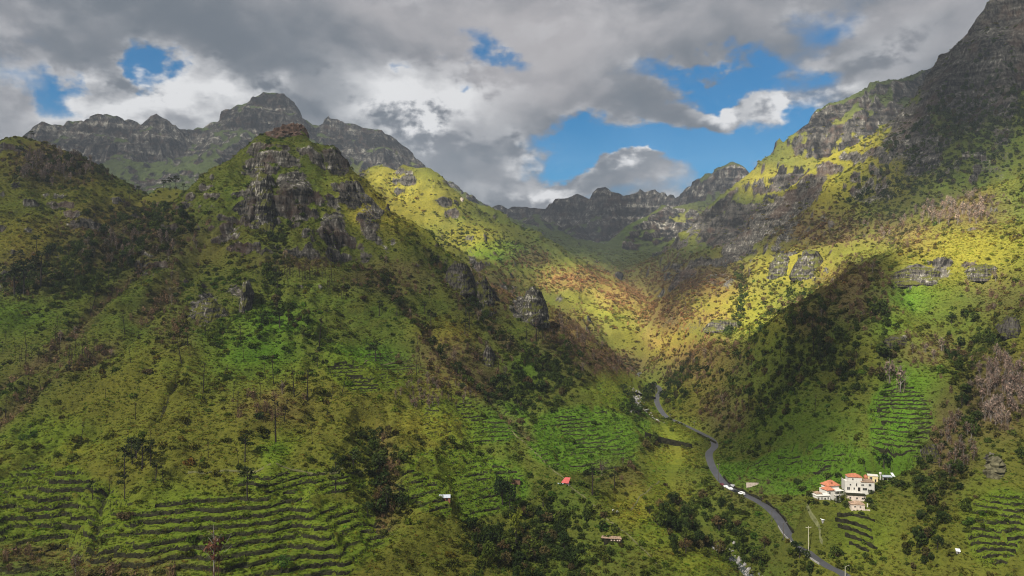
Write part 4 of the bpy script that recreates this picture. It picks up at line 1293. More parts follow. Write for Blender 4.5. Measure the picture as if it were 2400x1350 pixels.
# low outbuilding below it
h = thing('outbuilding', 'long low white outbuilding with a roof terrace, left end of the house cluster', 'outbuilding', spot(1926, 1169, 414), math.radians(10), None, HS)
part('wall', MB().box(-4.4, 4.4, -2.0, 3.0, -2.5, 2.3).mesh('wall', M_WHITE), h)
part('terrace_slab', MB().box(-4.7, 4.8, -2.4, 3.2, 2.3, 2.55).mesh('terrace_slab', M_WHITE), h)
part('roof_room', MB().box(-4.0, -0.4, -0.8, 2.6, 2.55, 3.6).mesh('roof_room', M_WHITE), h)
part('roof', MB().hip(-4.0, -0.4, -0.8, 2.6, 3.7, 4.7).mesh('roof', M_OLDTILE), h)
for x in (-3.3, -1.2, 2.9):
    opening(h, x, 0.2, 0.8, 1.3, -2.0)
opening(h, 0.9, -0.7, 1.0, 1.9, -2.0, 'door')

# pale old stone house
h = thing('stone_house', 'pale weathered stone house with a mossy tiled roof, lowest of the house cluster', 'house', spot(2008, 1197, 410), math.radians(-8), None, HS)
part('wall', MB().box(-3.9, 3.9, -2.4, 2.6, -2.5, 4.4).mesh('wall', M_PINK), h)
part('roof', MB().hip(-3.9, 3.9, -2.4, 2.6, 4.5, 6.1, 0.3).mesh('roof', M_OLDTILE), h)
for x, z, w_, hh in [(-1.7, 2.7, 0.8, 0.9), (1.4, 2.6, 0.9, 0.8), (-2.3, 0.2, 0.8, 1.0)]:
    opening(h, x, z, w_, hh, -2.4, frame=M_PINK)
for x in (-0.3, 1.8):
    opening(h, x, -0.6, 1.0, 1.9, -2.4, 'door', frame=M_PINK)
part('lean_to', MB().box(4.0, 6.9, -2.2, 1.0, -2.5, 1.3).mesh('lean_to', M_PINK), h)
part('gate_post', MB().box(6.3, 6.8, 1.2, 1.7, -2.0, 4.2).mesh('gate_post', M_WHITE), h)

# long flat building above it
h = thing('flat_building', 'long pale flat-roofed annex between the large white house and the stone house', 'outbuilding', spot(2006, 1172, 421), math.radians(-13), None, HS)
part('wall', MB().box(-5.4, 5.4, -2.0, 2.5, -2.5, 3.3).mesh('wall', M_PINK), h)
part('roof_slab', MB().box(-5.6, 5.6, -2.3, 2.7, 3.3, 3.65).mesh('roof_slab', M_STONE), h)
for x in (-3.6, 0.2, 3.4):
    opening(h, x, 1.2, 0.9, 1.0, -2.0, frame=M_PINK)

# yellow building behind
h = thing('yellow_house', 'small yellow flat-roofed house with an orange tiled porch, right behind the large white house', 'house', spot(2045, 1128, 441), math.radians(-20), None, HS)
part('wall', MB().box(-2.9, 3.0, -2.4, 2.6, -2.5, 3.9).mesh('wall', M_CREAM), h)
part('roof_slab', MB().box(-3.1, 3.2, -2.6, 2.8, 3.9, 4.1).mesh('roof_slab', M_WHITE), h)
part('porch', MB().hip(-5.0, -3.0, -2.0, 2.0, 2.6, 4.2, 0.2).box(-4.9, -3.2, -1.9, 1.9, -2.0, 2.44).mesh('porch', M_TILE), h)
opening(h, -1.2, 1.6, 1.5, 1.7, -2.4)
opening(h, 1.5, 0.2, 0.9, 1.8, -2.4, 'door')

# shed with tilted white sheet
h = thing('shed', 'open shed with a tilted white roof sheet, right end of the house cluster', 'shed', spot(2078, 1125, 443), math.radians(-6))
part('wall', MB().box(-2.4, 2.6, 0.8, 1.0, -1.5, 2.2).box(-2.4, -2.2, -1.6, 0.8, -1.5, 2.0).mesh('wall', M_STONEL), h)
part('roof', MB().slab([(-2.8, -2.0, 2.2), (2.9, -2.0, 2.2), (2.9, 1.3, 2.7), (-2.8, 1.3, 2.7)], 0.1).mesh('roof', M_TIN), h)
part('roof_sheet', MB().slab([(3.0, -1.0, 2.6), (4.6, -1.0, 2.3), (3.9, 1.0, 4.2), (2.5, 1.0, 4.2)], 0.08).mesh('roof_sheet', M_WHITESHEET), h)
part('post', MB().box(2.4, 2.55, -1.7, -1.55, -1.5, 2.1).mesh('post', M_WHITE), h)
part('post', MB().box(0.0, 0.15, -1.7, -1.55, -1.5, 2.1).mesh('post', M_WHITE), h)
part('water_tank', MB().tube([(-3.6, 0, -1.2), (-3.6, 0, 3.4), (-3.6, 0, 3.41)], [0.35, 0.35, 0.1], 8).tube([(-3.6, 0, 3.4), (-3.6, 0, 4.5)], [0.75, 0.75], 10).mesh('water_tank', M_WHITE), h)

# huts about the slopes
g = ground(1324, 1136)
h = thing('red_hut', 'small hut with a sloping bright red sheet roof on the terraced shoulder', 'hut', g, math.radians(-24))
k = g.y / F
part('wall', MB().box(-10 * k, 9 * k, 2 * k, 10 * k, -2, 3 * k).box(-16 * k, -4 * k, -3 * k, 2 * k, -1, 2.0 * k).mesh('wall', M_STONEL), h)
part('roof', MB().slab([(-10 * k, -1 * k, 4 * k), (9 * k, -1 * k, 4 * k), (10 * k, 11 * k, 15 * k), (-3 * k, 11 * k, 15 * k)], 0.15).mesh('roof', M_RED), h)
part('lean_to_roof', MB().slab([(-17 * k, -4 * k, 2.2 * k), (-3 * k, -4 * k, 2.2 * k), (-3 * k, 2 * k, 3.4 * k), (-17 * k, 2 * k, 3.4 * k)], 0.12).mesh('lean_to_roof', M_TIN), h)
opening(h, 1.0, 0.0, 1.0, 1.5, 2 * k, 'door', frame=M_STONEL)
g = ground(1042, 1173)
k = g.y / F
h = thing('tin_hut', 'small hut with a pale tin roof and red brick front among the terraces', 'hut', g, math.radians(3))
part('wall', MB().box(-13 * k, 13 * k, 0, 10 * k, -2, 7 * k).mesh('wall', plain('red_brick', (0.19, 0.075, 0.05), 0.9, 0.3, 2)), h)
part('roof', MB().slab([(-13.5 * k, -1.5 * k, 6.6 * k), (13.5 * k, -1.5 * k, 6.6 * k), (13.5 * k, 11 * k, 11 * k), (-13.5 * k, 11 * k, 11 * k)], 0.12).mesh('roof', M_TIN), h)
part('end_wall', MB().box(-16 * k, -13.1 * k, -0.2, 9 * k, -2, 8 * k).mesh('end_wall', M_DARK), h)
opening(h, 5 * k, 0.0, 5 * k, 5 * k, 0, 'door', frame=M_WOOD)
g = ground(1437, 1270)
k = g.y / F
h = thing('ruined_barn', 'dark ruined barn with a broken flat roof and pale openings near the stream', 'ruin', g, math.radians(-8))
part('wall', MB().box(-22 * k, 20 * k, 0, 12 * k, -2, 7 * k).mesh('wall', M_STONE), h)
part('roof', MB().slab([(-28 * k, -3 * k, 9.5 * k), (20 * k, -2 * k, 8 * k), (18 * k, 13 * k, 9 * k), (-26 * k, 13 * k, 10 * k)], 0.25).mesh('roof', M_OLDTILE), h)
for q in (-4, 3, 10, 15):
    opening(h, q * k, 0.6, 3.4 * k, 4.6 * k, 0, 'window', mat=M_PINK, frame=M_WOOD)
g = ground(2246, 1298)
k = g.y / F
h = thing('white_hut', 'tiny hut with a white sheet roof alone on the lower right slope', 'hut', g, math.radians(-18))
part('wall', MB().box(-4 * k, 4 * k, 0, 6 * k, -1, 5 * k).mesh('wall', M_CONC), h)
part('roof', MB().slab([(-5 * k, -1.5 * k, 6 * k), (5 * k, -1.5 * k, 5.5 * k), (5 * k, 7 * k, 10 * k), (-5 * k, 7 * k, 10.5 * k)], 0.1).mesh('roof', M_WHITESHEET), h)
opening(h, 0, 0, 2.4 * k, 4.0 * k, 0, 'door', frame=M_CONC)
g = ground(1931, 1222)
k = g.y / F
h = thing('water_trough', 'small white covered water tank beside the footpath below the houses', 'tank', g, 0.3)
part('tank', MB().box(-4 * k, 4 * k, 0, 5 * k, -1, 3.2 * k).mesh('tank', M_CONC), h)
part('lid', MB().slab([(-5.5 * k, -1 * k, 3.6 * k), (5.5 * k, -1 * k, 3.4 * k), (5.5 * k, 6 * k, 5.6 * k), (-5.5 * k, 6 * k, 5.8 * k)], 0.1).mesh('lid', M_WHITESHEET), h)
g = ground(1442, 1201)
k = g.y / F
h = thing('scrap_car', 'broken pale wreck of sheet metal at the foot of the terraced shoulder', 'wreck', g, math.radians(-35))
part('body', MB().box(-7 * k, 9 * k, -2 * k, 3 * k, -0.3, 2.6 * k).box(-6 * k, 1 * k, -1.8 * k, 2.8 * k, 2.6 * k, 4.6 * k).mesh('body', M_DARK), h)
part('panel', MB().slab([(-8 * k, -2.4 * k, 3 * k), (6 * k, -2.4 * k, 2.4 * k), (7 * k, 3 * k, 3.6 * k), (-8 * k, 3 * k, 5 * k)], 0.08).mesh('panel', M_WHITESHEET), h)
g = ground(1209, 1136)
k = g.y / F
h = thing('earth_wall', 'short reddish brown retaining wall beside the dark conifer', 'wall', g, math.radians(-4))
part('wall', MB().box(-10 * k, 10 * k, 0, 2.0, -1, 11 * k).mesh('wall', M_WOOD), h)
part('coping', MB().box(-10.5 * k, 10.5 * k, -0.2, 2.2, 11 * k, 11.6 * k).mesh('coping', M_STONE), h)
g = ground(1764, 1140)
k = g.y / F
h = thing('rendered_wall', 'short pale brown retaining wall above the parked cars', 'wall', g, math.radians(-3))
part('wall', MB().box(-14 * k, 14 * k, 0, 0.8, -1, 8 * k).mesh('wall', M_PINK), h)
g = ground(1680, 1294)
k = g.y / F
h = thing('plank_shed', 'low collapsed shed with white roof and orange planks by the lower stream', 'shed', g, math.radians(12))
part('wall', MB().box(-7 * k, 7 * k, 0, 6 * k, -1, 3.6 * k).mesh('wall', M_STONE), h)
part('roof', MB().slab([(-8 * k, -1 * k, 3.8 * k), (3 * k, -1 * k, 3.8 * k), (3 * k, 7 * k, 6.4 * k), (-8 * k, 7 * k, 6.4 * k)], 0.12).mesh('roof', M_WHITESHEET), h)
for q in range(4):
    part('plank', MB().slab([((5 + 2 * q) * k, -2 * k, 0.6 * k), ((6.5 + 2 * q) * k, -2 * k, 0.6 * k), ((9 + 2 * q) * k, 5 * k, (6 - q) * k), ((7.5 + 2 * q) * k, 5 * k, (6 - q) * k)], 0.1).mesh('plank', plain('raw_plank', (0.36, 0.20, 0.10), 0.85, 0.3, 1)), h)

# ------------------------------------------------------------------ walls along the water and the road
def wall_line(name, label, pts, hs, th, mat, down=1.5):
    """upright wall through plan points with a height at each"""
    L = [Vector(p) for p in pts]
    n = len(L)
    v, f = [], []
    for i, (p, h_) in enumerate(zip(L, hs)):
        d = (L[min(i + 1, n - 1)] - L[max(i - 1, 0)])
        q = Vector((d.y, -d.x, 0)).normalized() * th / 2
        v += [p - q - Vector((0, 0, down)), p + q - Vector((0, 0, down)), p + q + Vector((0, 0, h_)), p - q + Vector((0, 0, h_))]
    for i in range(n - 1):
        a, b = 4 * i, 4 * i + 4
        for k in range(4):
            f.append((a + k, b + k, b + (k + 1) % 4, a + (k + 1) % 4))
    f += [(3, 2, 1, 0), (4 * n - 4, 4 * n - 3, 4 * n - 2, 4 * n - 1)]
    me = bpy.data.meshes.new(name)
    me.from_pydata([tuple(p) for p in v], [], f)
    me.materials.append(mat)
    o = link(bpy.data.objects.new(name, me))
    o['label'], o['category'] = label, 'wall'
    return o


def gl(*pix):
    return [tuple(ground(*q)) for q in pix]


wall_line('channel_wall', 'long dark stone wall of the stream channel under the grassy bank', gl((1512, 1026), (1535, 1034), (1560, 1040), (1590, 1045), (1622, 1050)), [4.6, 4.8, 4.4, 3.8, 3.0], 1.0, M_STONE, 3)
wall_line('channel_wall', 'shorter dark wall of the stream channel further up the valley', gl((1484, 922), (1500, 927), (1518, 931), (1536, 935)), [2.2, 2.2, 2.2, 2.0], 1.0, M_STONE, 2)
wall_line('bank_wall', 'dark retaining wall under the road bend beside the shadowed spur', gl((1634, 1018), (1650, 1026), (1664, 1033), (1678, 1040)), [1.6, 1.7, 1.7, 1.5], 0.8, M_STONE, 2)
wall_line('weir', 'grey concrete weir across the boulder-filled stream', gl((1478, 966), (1492, 966), (1506, 965), (1520, 963)), [1.6, 1.0, 1.0, 1.9], 1.6, M_CONC, 2)
rl = ROADL[(ROADL[:, 1] > 388) & (ROADL[:, 1] < 432)]
tn_ = np.gradient(rl[:, :2], axis=0)
tn_ /= np.linalg.norm(tn_, axis=1, keepdims=True)
off = np.column_stack([rl[:, 0] - tn_[:, 1] * 2.95, rl[:, 1] + tn_[:, 0] * 2.95, rl[:, 2]])
wall_line('roadside_wall', 'low grey parapet along the valley side of the road in the foreground', off, [0.75] * len(off), 0.35, M_CONC, 2.5)
rl = ROADL[(ROADL[:, 1] > 402) & (ROADL[:, 1] < 520)]
tn_ = np.gradient(rl[:, :2], axis=0)
tn_ /= np.linalg.norm(tn_, axis=1, keepdims=True)
off = np.column_stack([rl[:, 0] + tn_[:, 1] * 3.2, rl[:, 1] - tn_[:, 0] * 3.2, rl[:, 2]])
wall_line('roadside_wall', 'dark mossy retaining wall along the hill side of the road', off, [1.3 + 0.5 * math.sin(i) for i in range(len(off))], 0.6, M_STONE, 1)

# dry stone walls of the terraces
FNAMES = ['the terraces at the lower left', 'the terraces below the central hill', 'the bright green terraces on the central hill', 'the terraced shoulder above the stream', 'the terraces above the tin-roofed hut', 'the terraces left of the stream',
          'the green strip above the houses', 'the slope between road and houses', 'the far fields by the road bend', 'the terraces at the right edge', 'the high terraces on the sunlit ridge', 'the bank between stream and road', 'the low walls under the central hill']
for fi, (fx_, fy_, rx_, ry_, st_) in enumerate(FIELDS):
    sel = (((PXG - fx_) / rx_) ** 2 + ((PYG - fy_) / ry_) ** 2 < 1.0) & (TERR > 0.75) & (TSTEP == st_) & (HID < 1.5) & (RD_ > 5) & (PADS < 0.5)
    cc = np.where(sel.any(axis=0))[0]
    if len(cc) == 0:
        continue
    lev = {}
    lv0 = np.floor(tq - 0.84)
    for j in cc:
        rr = np.where(sel[:-1, j] & sel[1:, j] & (lv0[1:, j] != lv0[:-1, j]))[0]
        for r in rr:
            if lv0[r + 1, j] > lv0[r, j]:
                lev.setdefault(int(lv0[r + 1, j]), []).append((j, GX[r, j], GY[r, j]))
    n_top = sorted(lev, reverse=True)
    num = 0
    for lv in n_top:
        runs, cur = [], []
        for it in lev[lv]:
            if cur and (it[0] - cur[-1][0] > 3 or abs(it[2] - cur[-1][2]) > 1.5):
                runs.append(cur)
                cur = []
            if not cur or it[0] != cur[-1][0]:
                cur.append(it)
        runs.append(cur)
        runs = [q for q in runs if len(q) >= 9]
        if not runs:
            continue
        num += 1
        for ri_, run in enumerate(runs[:3]):
            a = np.array(run)[::2]
            x, y = a[:, 1], a[:, 2]
            lo, hi = look(Hh, x, y - 1.0) - 0.3, look(Hh, x, y + 0.5) - 0.3 + 0.3 * RNG.random(len(x))
            n = len(x)
            ins_ = 0.75 + 0.15 * RNG.random(n)
            V = np.concatenate([np.column_stack([x, y - ins_, lo]), np.column_stack([x, y - ins_ * 0.55, hi]), np.column_stack([x, y + 0.5, hi]), np.column_stack([x, y + 0.5, lo])])
            f = []
            for i in range(n - 1):
                for k in range(4):
                    k2 = (k + 1) % 4
                    f.append((k * n + i, k * n + i + 1, k2 * n + i + 1, k2 * n + i))
            f += [(0, n, 2 * n, 3 * n), (n - 1, 4 * n - 1, 3 * n - 1, 2 * n - 1)]
            me = bpy.data.meshes.new('terrace_wall')
            me.from_pydata([tuple(v) for v in V], [], f)
            me.materials.append(M_STONE)
            o = link(bpy.data.objects.new('terrace_wall', me))
            wherew = '' if len(runs) == 1 else (' left stretch of the' if ri_ == 0 else (' right stretch of the' if ri_ == len(runs[:3]) - 1 else ' middle stretch of the'))
            o['label'] = ('dark dry stone wall,' + wherew + ' ' + ORD[min(num - 1, 15)] + (' row' if wherew else '') + ' from the top on ' + FNAMES[fi]).replace('  ', ' ')
            o['category'] = 'terrace wall'
            o['group'] = 'dry stone walls on ' + FNAMES[fi]

for k_, q in enumerate([[(1962, 1206), (1990, 1207), (2020, 1212), (2050, 1221)], [(1957, 1217), (1985, 1222), (2015, 1231), (2042, 1243)], [(1963, 1231), (1990, 1238), (2016, 1248), (2046, 1262)], [(1980, 1252), (2004, 1260), (2030, 1272), (2056, 1287)], [(1990, 1272), (2012, 1281), (2036, 1293)]]):
    L_ = drape(q, 4)
    o = wall_line('terrace_wall', 'dark grown-over terrace wall, ' + ORD[k_] + ' below the stone house', L_, [0.9 + 0.35 * math.sin(2.1 * i) for i in range(len(L_))], 0.9, M_STONE, 1.0)
    o['category'], o['group'] = 'terrace wall', 'dry stone walls under the stone house'

# ------------------------------------------------------------------ stones in the stream
def rock_verts(rng, sub=1):
    b = bmesh.new()
    bmesh.ops.create_icosphere(b, subdivisions=sub, radius=1.0)
    v = np.array([q.co[:] for q in b.verts])
    f = [tuple(q.index for q in fc.verts) for fc in b.faces]
    b.free()
    v = v * (1 + 0.28 * rng.normal(size=(len(v), 1))).clip(0.6, 1.5)
    return v, f


stones = MB()
sr = np.random.default_rng(9)
SV, SF = rock_verts(sr)
for _ in range(430):
    s_ = sr.random()
    yy = 640 + 150 * sr.random() if s_ < 0.6 else 372 + 70 * sr.random()
    i = int(np.argmin(np.abs(STREAML[:, 1] - yy)))
    c0 = STREAML[i]
    x = np.interp(yy, STREAML[:, 1][np.argsort(STREAML[:, 1])], STREAML[:, 0][np.argsort(STREAML[:, 1])]) + sr.normal() * 3.2
    r = 0.35 + 1.1 * sr.random() ** 2.5
    ca, sa = math.cos(sr.random() * 6), math.sin(sr.random() * 6)
    V = SV * np.array([r * (0.8 + 0.6 * sr.random()), r, r * 0.7])
    V = np.column_stack([V[:, 0] * ca - V[:, 1] * sa + x, V[:, 0] * sa + V[:, 1] * ca + yy, V[:, 2] + float(look(Hh, x, yy)) + 0.2])
    stones.add(V, SF)
link(bpy.data.objects.new('stream_boulders', stones.mesh('stream_boulders', plain('river_stone', (0.20, 0.19, 0.185), 0.8, 0.5, 0.5))), kind='stuff')


def crag(name, label, base, w_, h_, mat, lean=0.0, seed=1, fat=1.0):
    """a jagged standing rock"""
    rng = np.random.default_rng(seed)
    rows, sides = 9, 11
    V, f = [], []
    for i in range(rows):
        t_ = i / (rows - 1)
        rad = w_ / 2 * (1 - t_ ** 2.6 * 0.6) * (1 + 0.03 * rng.normal())
        for k in range(sides):
            a = 6.2832 * k / sides
            r = rad * (1 + 0.16 * rng.normal())
            V.append((math.cos(a) * r + lean * t_ * h_, math.sin(a) * r * fat, t_ * h_ * (1 + 0.03 * rng.normal()) - 0.15 * h_ * (i == 0)))
    for i in range(rows - 1):
        for k in range(sides):
            k2 = (k + 1) % sides
            f.append((i * sides + k, i * sides + k2, (i + 1) * sides + k2, (i + 1) * sides + k))
    f.append(tuple((rows - 1) * sides + k for k in range(sides)))
    me = bpy.data.meshes.new(name)
    me.from_pydata(V, [], f)
    me.materials.append(mat)
    o = link(bpy.data.objects.new(name, me))
    o.location = base
    o['label'], o['category'] = label, 'rock'
    return o


b_ = P(1081, 496, 1398)
crag('rock_pinnacle', 'pale rock pinnacle standing alone on the sunlit ridge', (b_[0], b_[1], b_[2] - 2), 11, 28, plain('pale_lava', (0.30, 0.25, 0.20), 0.95, 0.4, 0.2, 0.2, 0.8), 0.05, 4)
b_ = P(2330, 1110, 410)
g = ground(2330, 1105)
crag('rock_tower', 'grassy pale rock tower standing out of the scrub at the right', (g.x, g.y, g.z - 1.5), 9.5, 9.0, plain('grown_over_lava', (0.085, 0.078, 0.045), 0.95, 0.7, 0.35, 0.2, 0.9, (0.03, 0.035, 0.012)), 0.1, 6)
blk = MB()
sr2 = np.random.default_rng(14)
g = P(676, 322, 799)
for (bx_, bz_, rw, rh) in [(-17, 0, 9, 7), (-8, 3, 10, 8), (1, 5, 10, 9), (9, 5, 9, 10), (14, 1, 7, 8), (-2, -2, 13, 8), (8, -3, 11, 9)]:
    b_ = bmesh.new()
    bmesh.ops.create_icosphere(b_, subdivisions=3, radius=1.0)
    V = np.array([q.co[:] for q in b_.verts])
    F_ = [tuple(q.index for q in fc.verts) for fc in b_.faces]
    b_.free()
    V = np.sign(V) * np.abs(V) ** 0.75
    n_ = fbm(V[:, 0] * 2.3 + bx_, V[:, 2] * 2.3 + V[:, 1] * 1.7, 3, 77)[:, None]
    V = V * (1 + 0.32 * n_ + 0.05 * sr2.normal(size=(len(V), 1)))
    blk.add(V * np.array([rw, rw * 0.8, rh]) + np.array([bx_, 3 * sr2.random(), bz_]), F_)
o = link(bpy.data.objects.new('summit_rock', blk.mesh('summit_rock', M_RUST)))
o.location = g
o['label'], o['category'] = 'rust brown rock block on the summit of the central hill', 'rock'


# faces of bare lava that stand out of the slopes
lm = bpy.data.materials.new('lava_face')
lm.use_nodes = True
t = NT(lm.node_tree)
pos = t.n('ShaderNodeNewGeometry').outputs['Position']
nz = t.n('ShaderNodeSeparateXYZ', ins={0: t.n('ShaderNodeNewGeometry').outputs['Normal']}).outputs[2]
colm = t.noise(t.v('MULTIPLY', pos, (1.0, 1.0, 0.10)), 0.55, 6, 0.7)
bed = t.noise(t.v('MULTIPLY', pos, (0.12, 0.12, 1.0)), 0.3, 5, 0.65)
pat = t.noise(pos, 0.09, 4, 0.6)
tone = t.m('ADD', t.m('MULTIPLY', colm, 0.62), t.m('MULTIPLY', bed, 0.38))
c = t.mix(t.ramp(tone, 0.40, 0.56), (0.012, 0.0115, 0.012), (0.075, 0.068, 0.060))
pale = t.n('ShaderNodeObjectInfo').outputs['Color']
ps = t.n('ShaderNodeSeparateColor', ins={0: pale}).outputs[0]
c = t.mix(t.m('MULTIPLY', t.ramp(tone, 0.53, 0.62), ps), c, (0.34, 0.32, 0.275))
moss = t.m('ADD', t.m('ADD', nz, t.m('MULTIPLY', t.m('SUBTRACT', pat, 0.5), 1.6)), t.m('MULTIPLY', t.m('SUBTRACT', t.noise(pos, 0.8, 4, 0.7), 0.5), 1.2))
c = t.mix(t.ramp(moss, 0.42, 0.66, 0, 0.95), c, t.mix(t.noise(pos, 0.5, 4, 0.7), (0.03, 0.04, 0.01), (0.10, 0.095, 0.02)))
bmp = t.n('ShaderNodeBump', ins={'Strength': 1.0, 'Distance': 1.0, 'Height': t.m('MULTIPLY', tone, 3.5)})
bs = t.n('ShaderNodeBsdfDiffuse', ins={'Color': c, 'Normal': bmp.outputs[0]})
t.n('ShaderNodeOutputMaterial', ins={'Surface': bs.outputs[0]})


def rock_face(label, px, py, wpx, hpx, pale=0.5, tip=2.2, seed=0, lean=0.52):
    g_ = ground(px, py)
    k = g_.y / F
    W_, H_ = wpx * k, hpx * k
    nx, nz_ = 46, 34
    A, T = np.meshgrid(np.linspace(-1, 1, nx), np.linspace(-0.12, 1, nz_), indexing='ij')
    rng = np.random.default_rng(seed)
    ox = seed * 13.7
    out = 1 - np.abs(A) ** 2.4
    ztop = 1 - np.abs(A + 0.15 * math.sin(seed)) ** tip * 0.75 + 0.10 * fbm(A * 3 + ox, A * 0 + 2, 3, 7)
    x = A * W_ / 2 * (1 + 0.08 * fbm(T * 4 + ox, A * 2, 2, 11))
    z = T * H_ * np.where(T > 0, ztop, 1)
    colw = max(W_ / 16, 1.6)
    flute = ridged(x / colw + ox, z / (colw * 7), 3, 61) - 0.5
    ledge = np.sin(2 * np.pi * (z / (H_ * 0.27) + 0.5 * fbm(x / 9 + ox, z / 9, 2, 67)))
    y = H_ * 0.10 - out * H_ * 0.10 + np.maximum(T, 0) * H_ * (lean + 0.25 * np.abs(A) ** 2) + (1 - out) * H_ * 0.5
    y = y - 0.20 * colw * flute * 3.0 - ledge * H_ * 0.007 + 0.10 * H_ * fbm(x / (W_ * 0.3) + ox, z / (H_ * 0.3), 3, 71)
    # cap that runs back into the hill
    caps = []
    for q in (0.12, 0.30, 0.55):
        caps.append((x[:, -1] * (1 - q * 0.2), y[:, -1] + q * H_ * 1.1, z[:, -1] + q * H_ * 0.12 + 0.05 * H_ * fbm(x[:, -1] / 4 + ox, x[:, -1] * 0 + q * 9, 2, 73)))
    X_ = np.column_stack([x] + [c_[0] for c_ in caps])
    Y_ = np.column_stack([y] + [c_[1] for c_ in caps])
    Z_ = np.column_stack([z] + [c_[2] for c_ in caps])
    me = grid_mesh('lava_cliff', X_, Y_, Z_)
    me.flip_normals()
    me.polygons.foreach_set('use_smooth', np.zeros(len(me.polygons), bool))
    me.materials.append(lm)
    o = link(bpy.data.objects.new('lava_cliff', me))
    o.location = g_
    o.rotation_euler = (0, 0, math.atan2(-g_.x, g_.y) * 0.6)
    o.color = (pale, pale, pale, 1)
    o['label'], o['category'] = label, 'rock face'


rock_face('tall pale streaked cliff in the middle of the central hill', 606, 542, 112, 150, 1.0, 2.2, 1)
rock_face('small streaked cliff above the tall pale one', 612, 420, 66, 44, 0.9, 2.0, 3)
rock_face('narrow white slab below the bench of the central hill', 568, 738, 36, 80, 1.0, 2.0, 7, 0.62)
rock_face('mottled crag left of the narrow white slab', 487, 762, 110, 60, 0.7, 1.4, 8, 0.62)
rock_face('blunt dark rock tower on the scrubby ridge', 1076, 690, 84, 76, 0.25, 3.0, 9, 0.6)
rock_face('pointed speckled crag right of the blunt dark rock tower', 1130, 738, 90, 86, 0.7, 1.2, 10, 0.6)
rock_face('pale rounded rock cone facing the valley', 1245, 760, 88, 90, 0.9, 1.5, 11, 0.55)
rock_face('small pale crag in the brown scrub of the ridge', 1142, 860, 40, 46, 0.9, 1.5, 12)
rock_face('long broken rock ledge on the sunlit slope', 2165, 668, 150, 40, 0.8, 3.0, 13)
rock_face('short rock ledge near the right edge of the sunlit slope', 2320, 655, 90, 34, 0.8, 3.0, 14)
rock_face('dark smooth slab below the bright patch on the right spur', 2110, 815, 62, 26, 0.1, 3.0, 15)
rock_face('overhanging dark ledge among the yellow outcrops', 1700, 778, 96, 26, 0.6, 4.0, 16)
rock_face('rounded crag at the top of the yellow outcrops', 1905, 650, 84, 66, 0.7, 2.0, 17)
rock_face('cracked crag left of the rounded one', 1835, 648, 66, 54, 0.7, 1.8, 18)
rock_face('dark slab at the right edge above the leafless grove', 2382, 790, 50, 46, 0.1, 2.0, 19)
rock_face('pale knob in the scrub at the lower right', 2192, 1085, 40, 40, 0.9, 1.6, 22)

# ------------------------------------------------------------------ poles
def pole(label, px, py, hpx, arm, mat, lamp=False):
    g_ = ground(px, py)
    k = g_.y / F
    h_ = hpx * k
    t_ = thing('street_lamp' if lamp else 'utility_pole', label, 'street lamp' if lamp else 'pole', g_, 0.2, None)
    part('pole', MB().tube([(0, 0, -1), (0, 0, h_ * 0.5), (0, 0, h_)], [0.24, 0.20, 0.15], 7).mesh('pole', mat), t_)
    if lamp:
        part('lamp_arm', MB().tube([(0, 0, h_ - 0.2), (1.0, 0, h_ + 0.3), (1.8, 0, h_ + 0.4)], [0.08, 0.07, 0.06], 5).mesh('lamp_arm', mat), t_)
        part('lamp_head', MB().box(1.6, 2.3, -0.16, 0.16, h_ + 0.3, h_ + 0.45).mesh('lamp_head', M_CONC), t_)
    else:
        part('crossarm', MB().box(-arm, arm, -0.1, 0.1, h_ - 0.9, h_ - 0.7).mesh('crossarm', mat), t_)
        for q in (-0.85, 0, 0.85):
            part('insulator', MB().tube([(q * arm, 0, h_ - 0.7), (q * arm, 0, h_ - 0.35)], [0.09, 0.07], 5).mesh('insulator', M_WHITE), t_)


pole('pale utility pole with a crossarm on the slope right of the road', 1895, 1291, 58, 1.7, M_POLEW)
pole('utility pole with a crossarm at the roadside above the parked cars', 1684, 1130, 44, 1.0, M_POLED)
pole('dark street lamp beside the road between cars and road bend', 1809, 1224, 27, 0, M_POLED, True)
pole('dark street lamp beside the road bend left of the pale pole', 1836, 1266, 40, 0, M_POLED, True)
pole('street lamp at the bottom edge right of the road', 1981, 1352, 24, 0, M_POLEW, True)
pole('thin dark utility pole at the far road bend', 1536, 931, 33, 0.8, M_POLED)
pole('short dark utility pole by the road above the grassy bank', 1571, 986, 16, 0.7, M_POLED)
pole('short dark utility pole on the bank under the shadowed spur', 1627, 1002, 14, 0.7, M_POLED)

# ------------------------------------------------------------------ cars
def car_paint(name, col):
    m = bpy.data.materials.new(name)
    m.use_nodes = True
    t = NT(m.node_tree)
    b = t.n('ShaderNodeBsdfPrincipled', ins={'Base Color': col, 'Roughness': 0.3, 'Specular IOR Level': 0.5})
    t.n('ShaderNodeOutputMaterial', ins={'Surface': b.outputs[0]})
    return m


def extrude_profile(name, prof, w_, mat, taper=0.86, z_t=1.0):
    n = len(prof)
    v, f = [], []
    for s_ in (-1, 1):
        for x, z in prof:
            v.append((x, s_ * w_ / 2 * (taper if z > z_t else 1.0), z))
    f.append(tuple(range(n)))
    f.append(tuple(n + n - 1 - i for i in range(n)))
    for i in range(n):
        j = (i + 1) % n
        f.append((i, n + i, n + j, j))
    me = bpy.data.meshes.new(name)
    me.from_pydata(v, [], f)
    me.materials.append(mat)
    return me


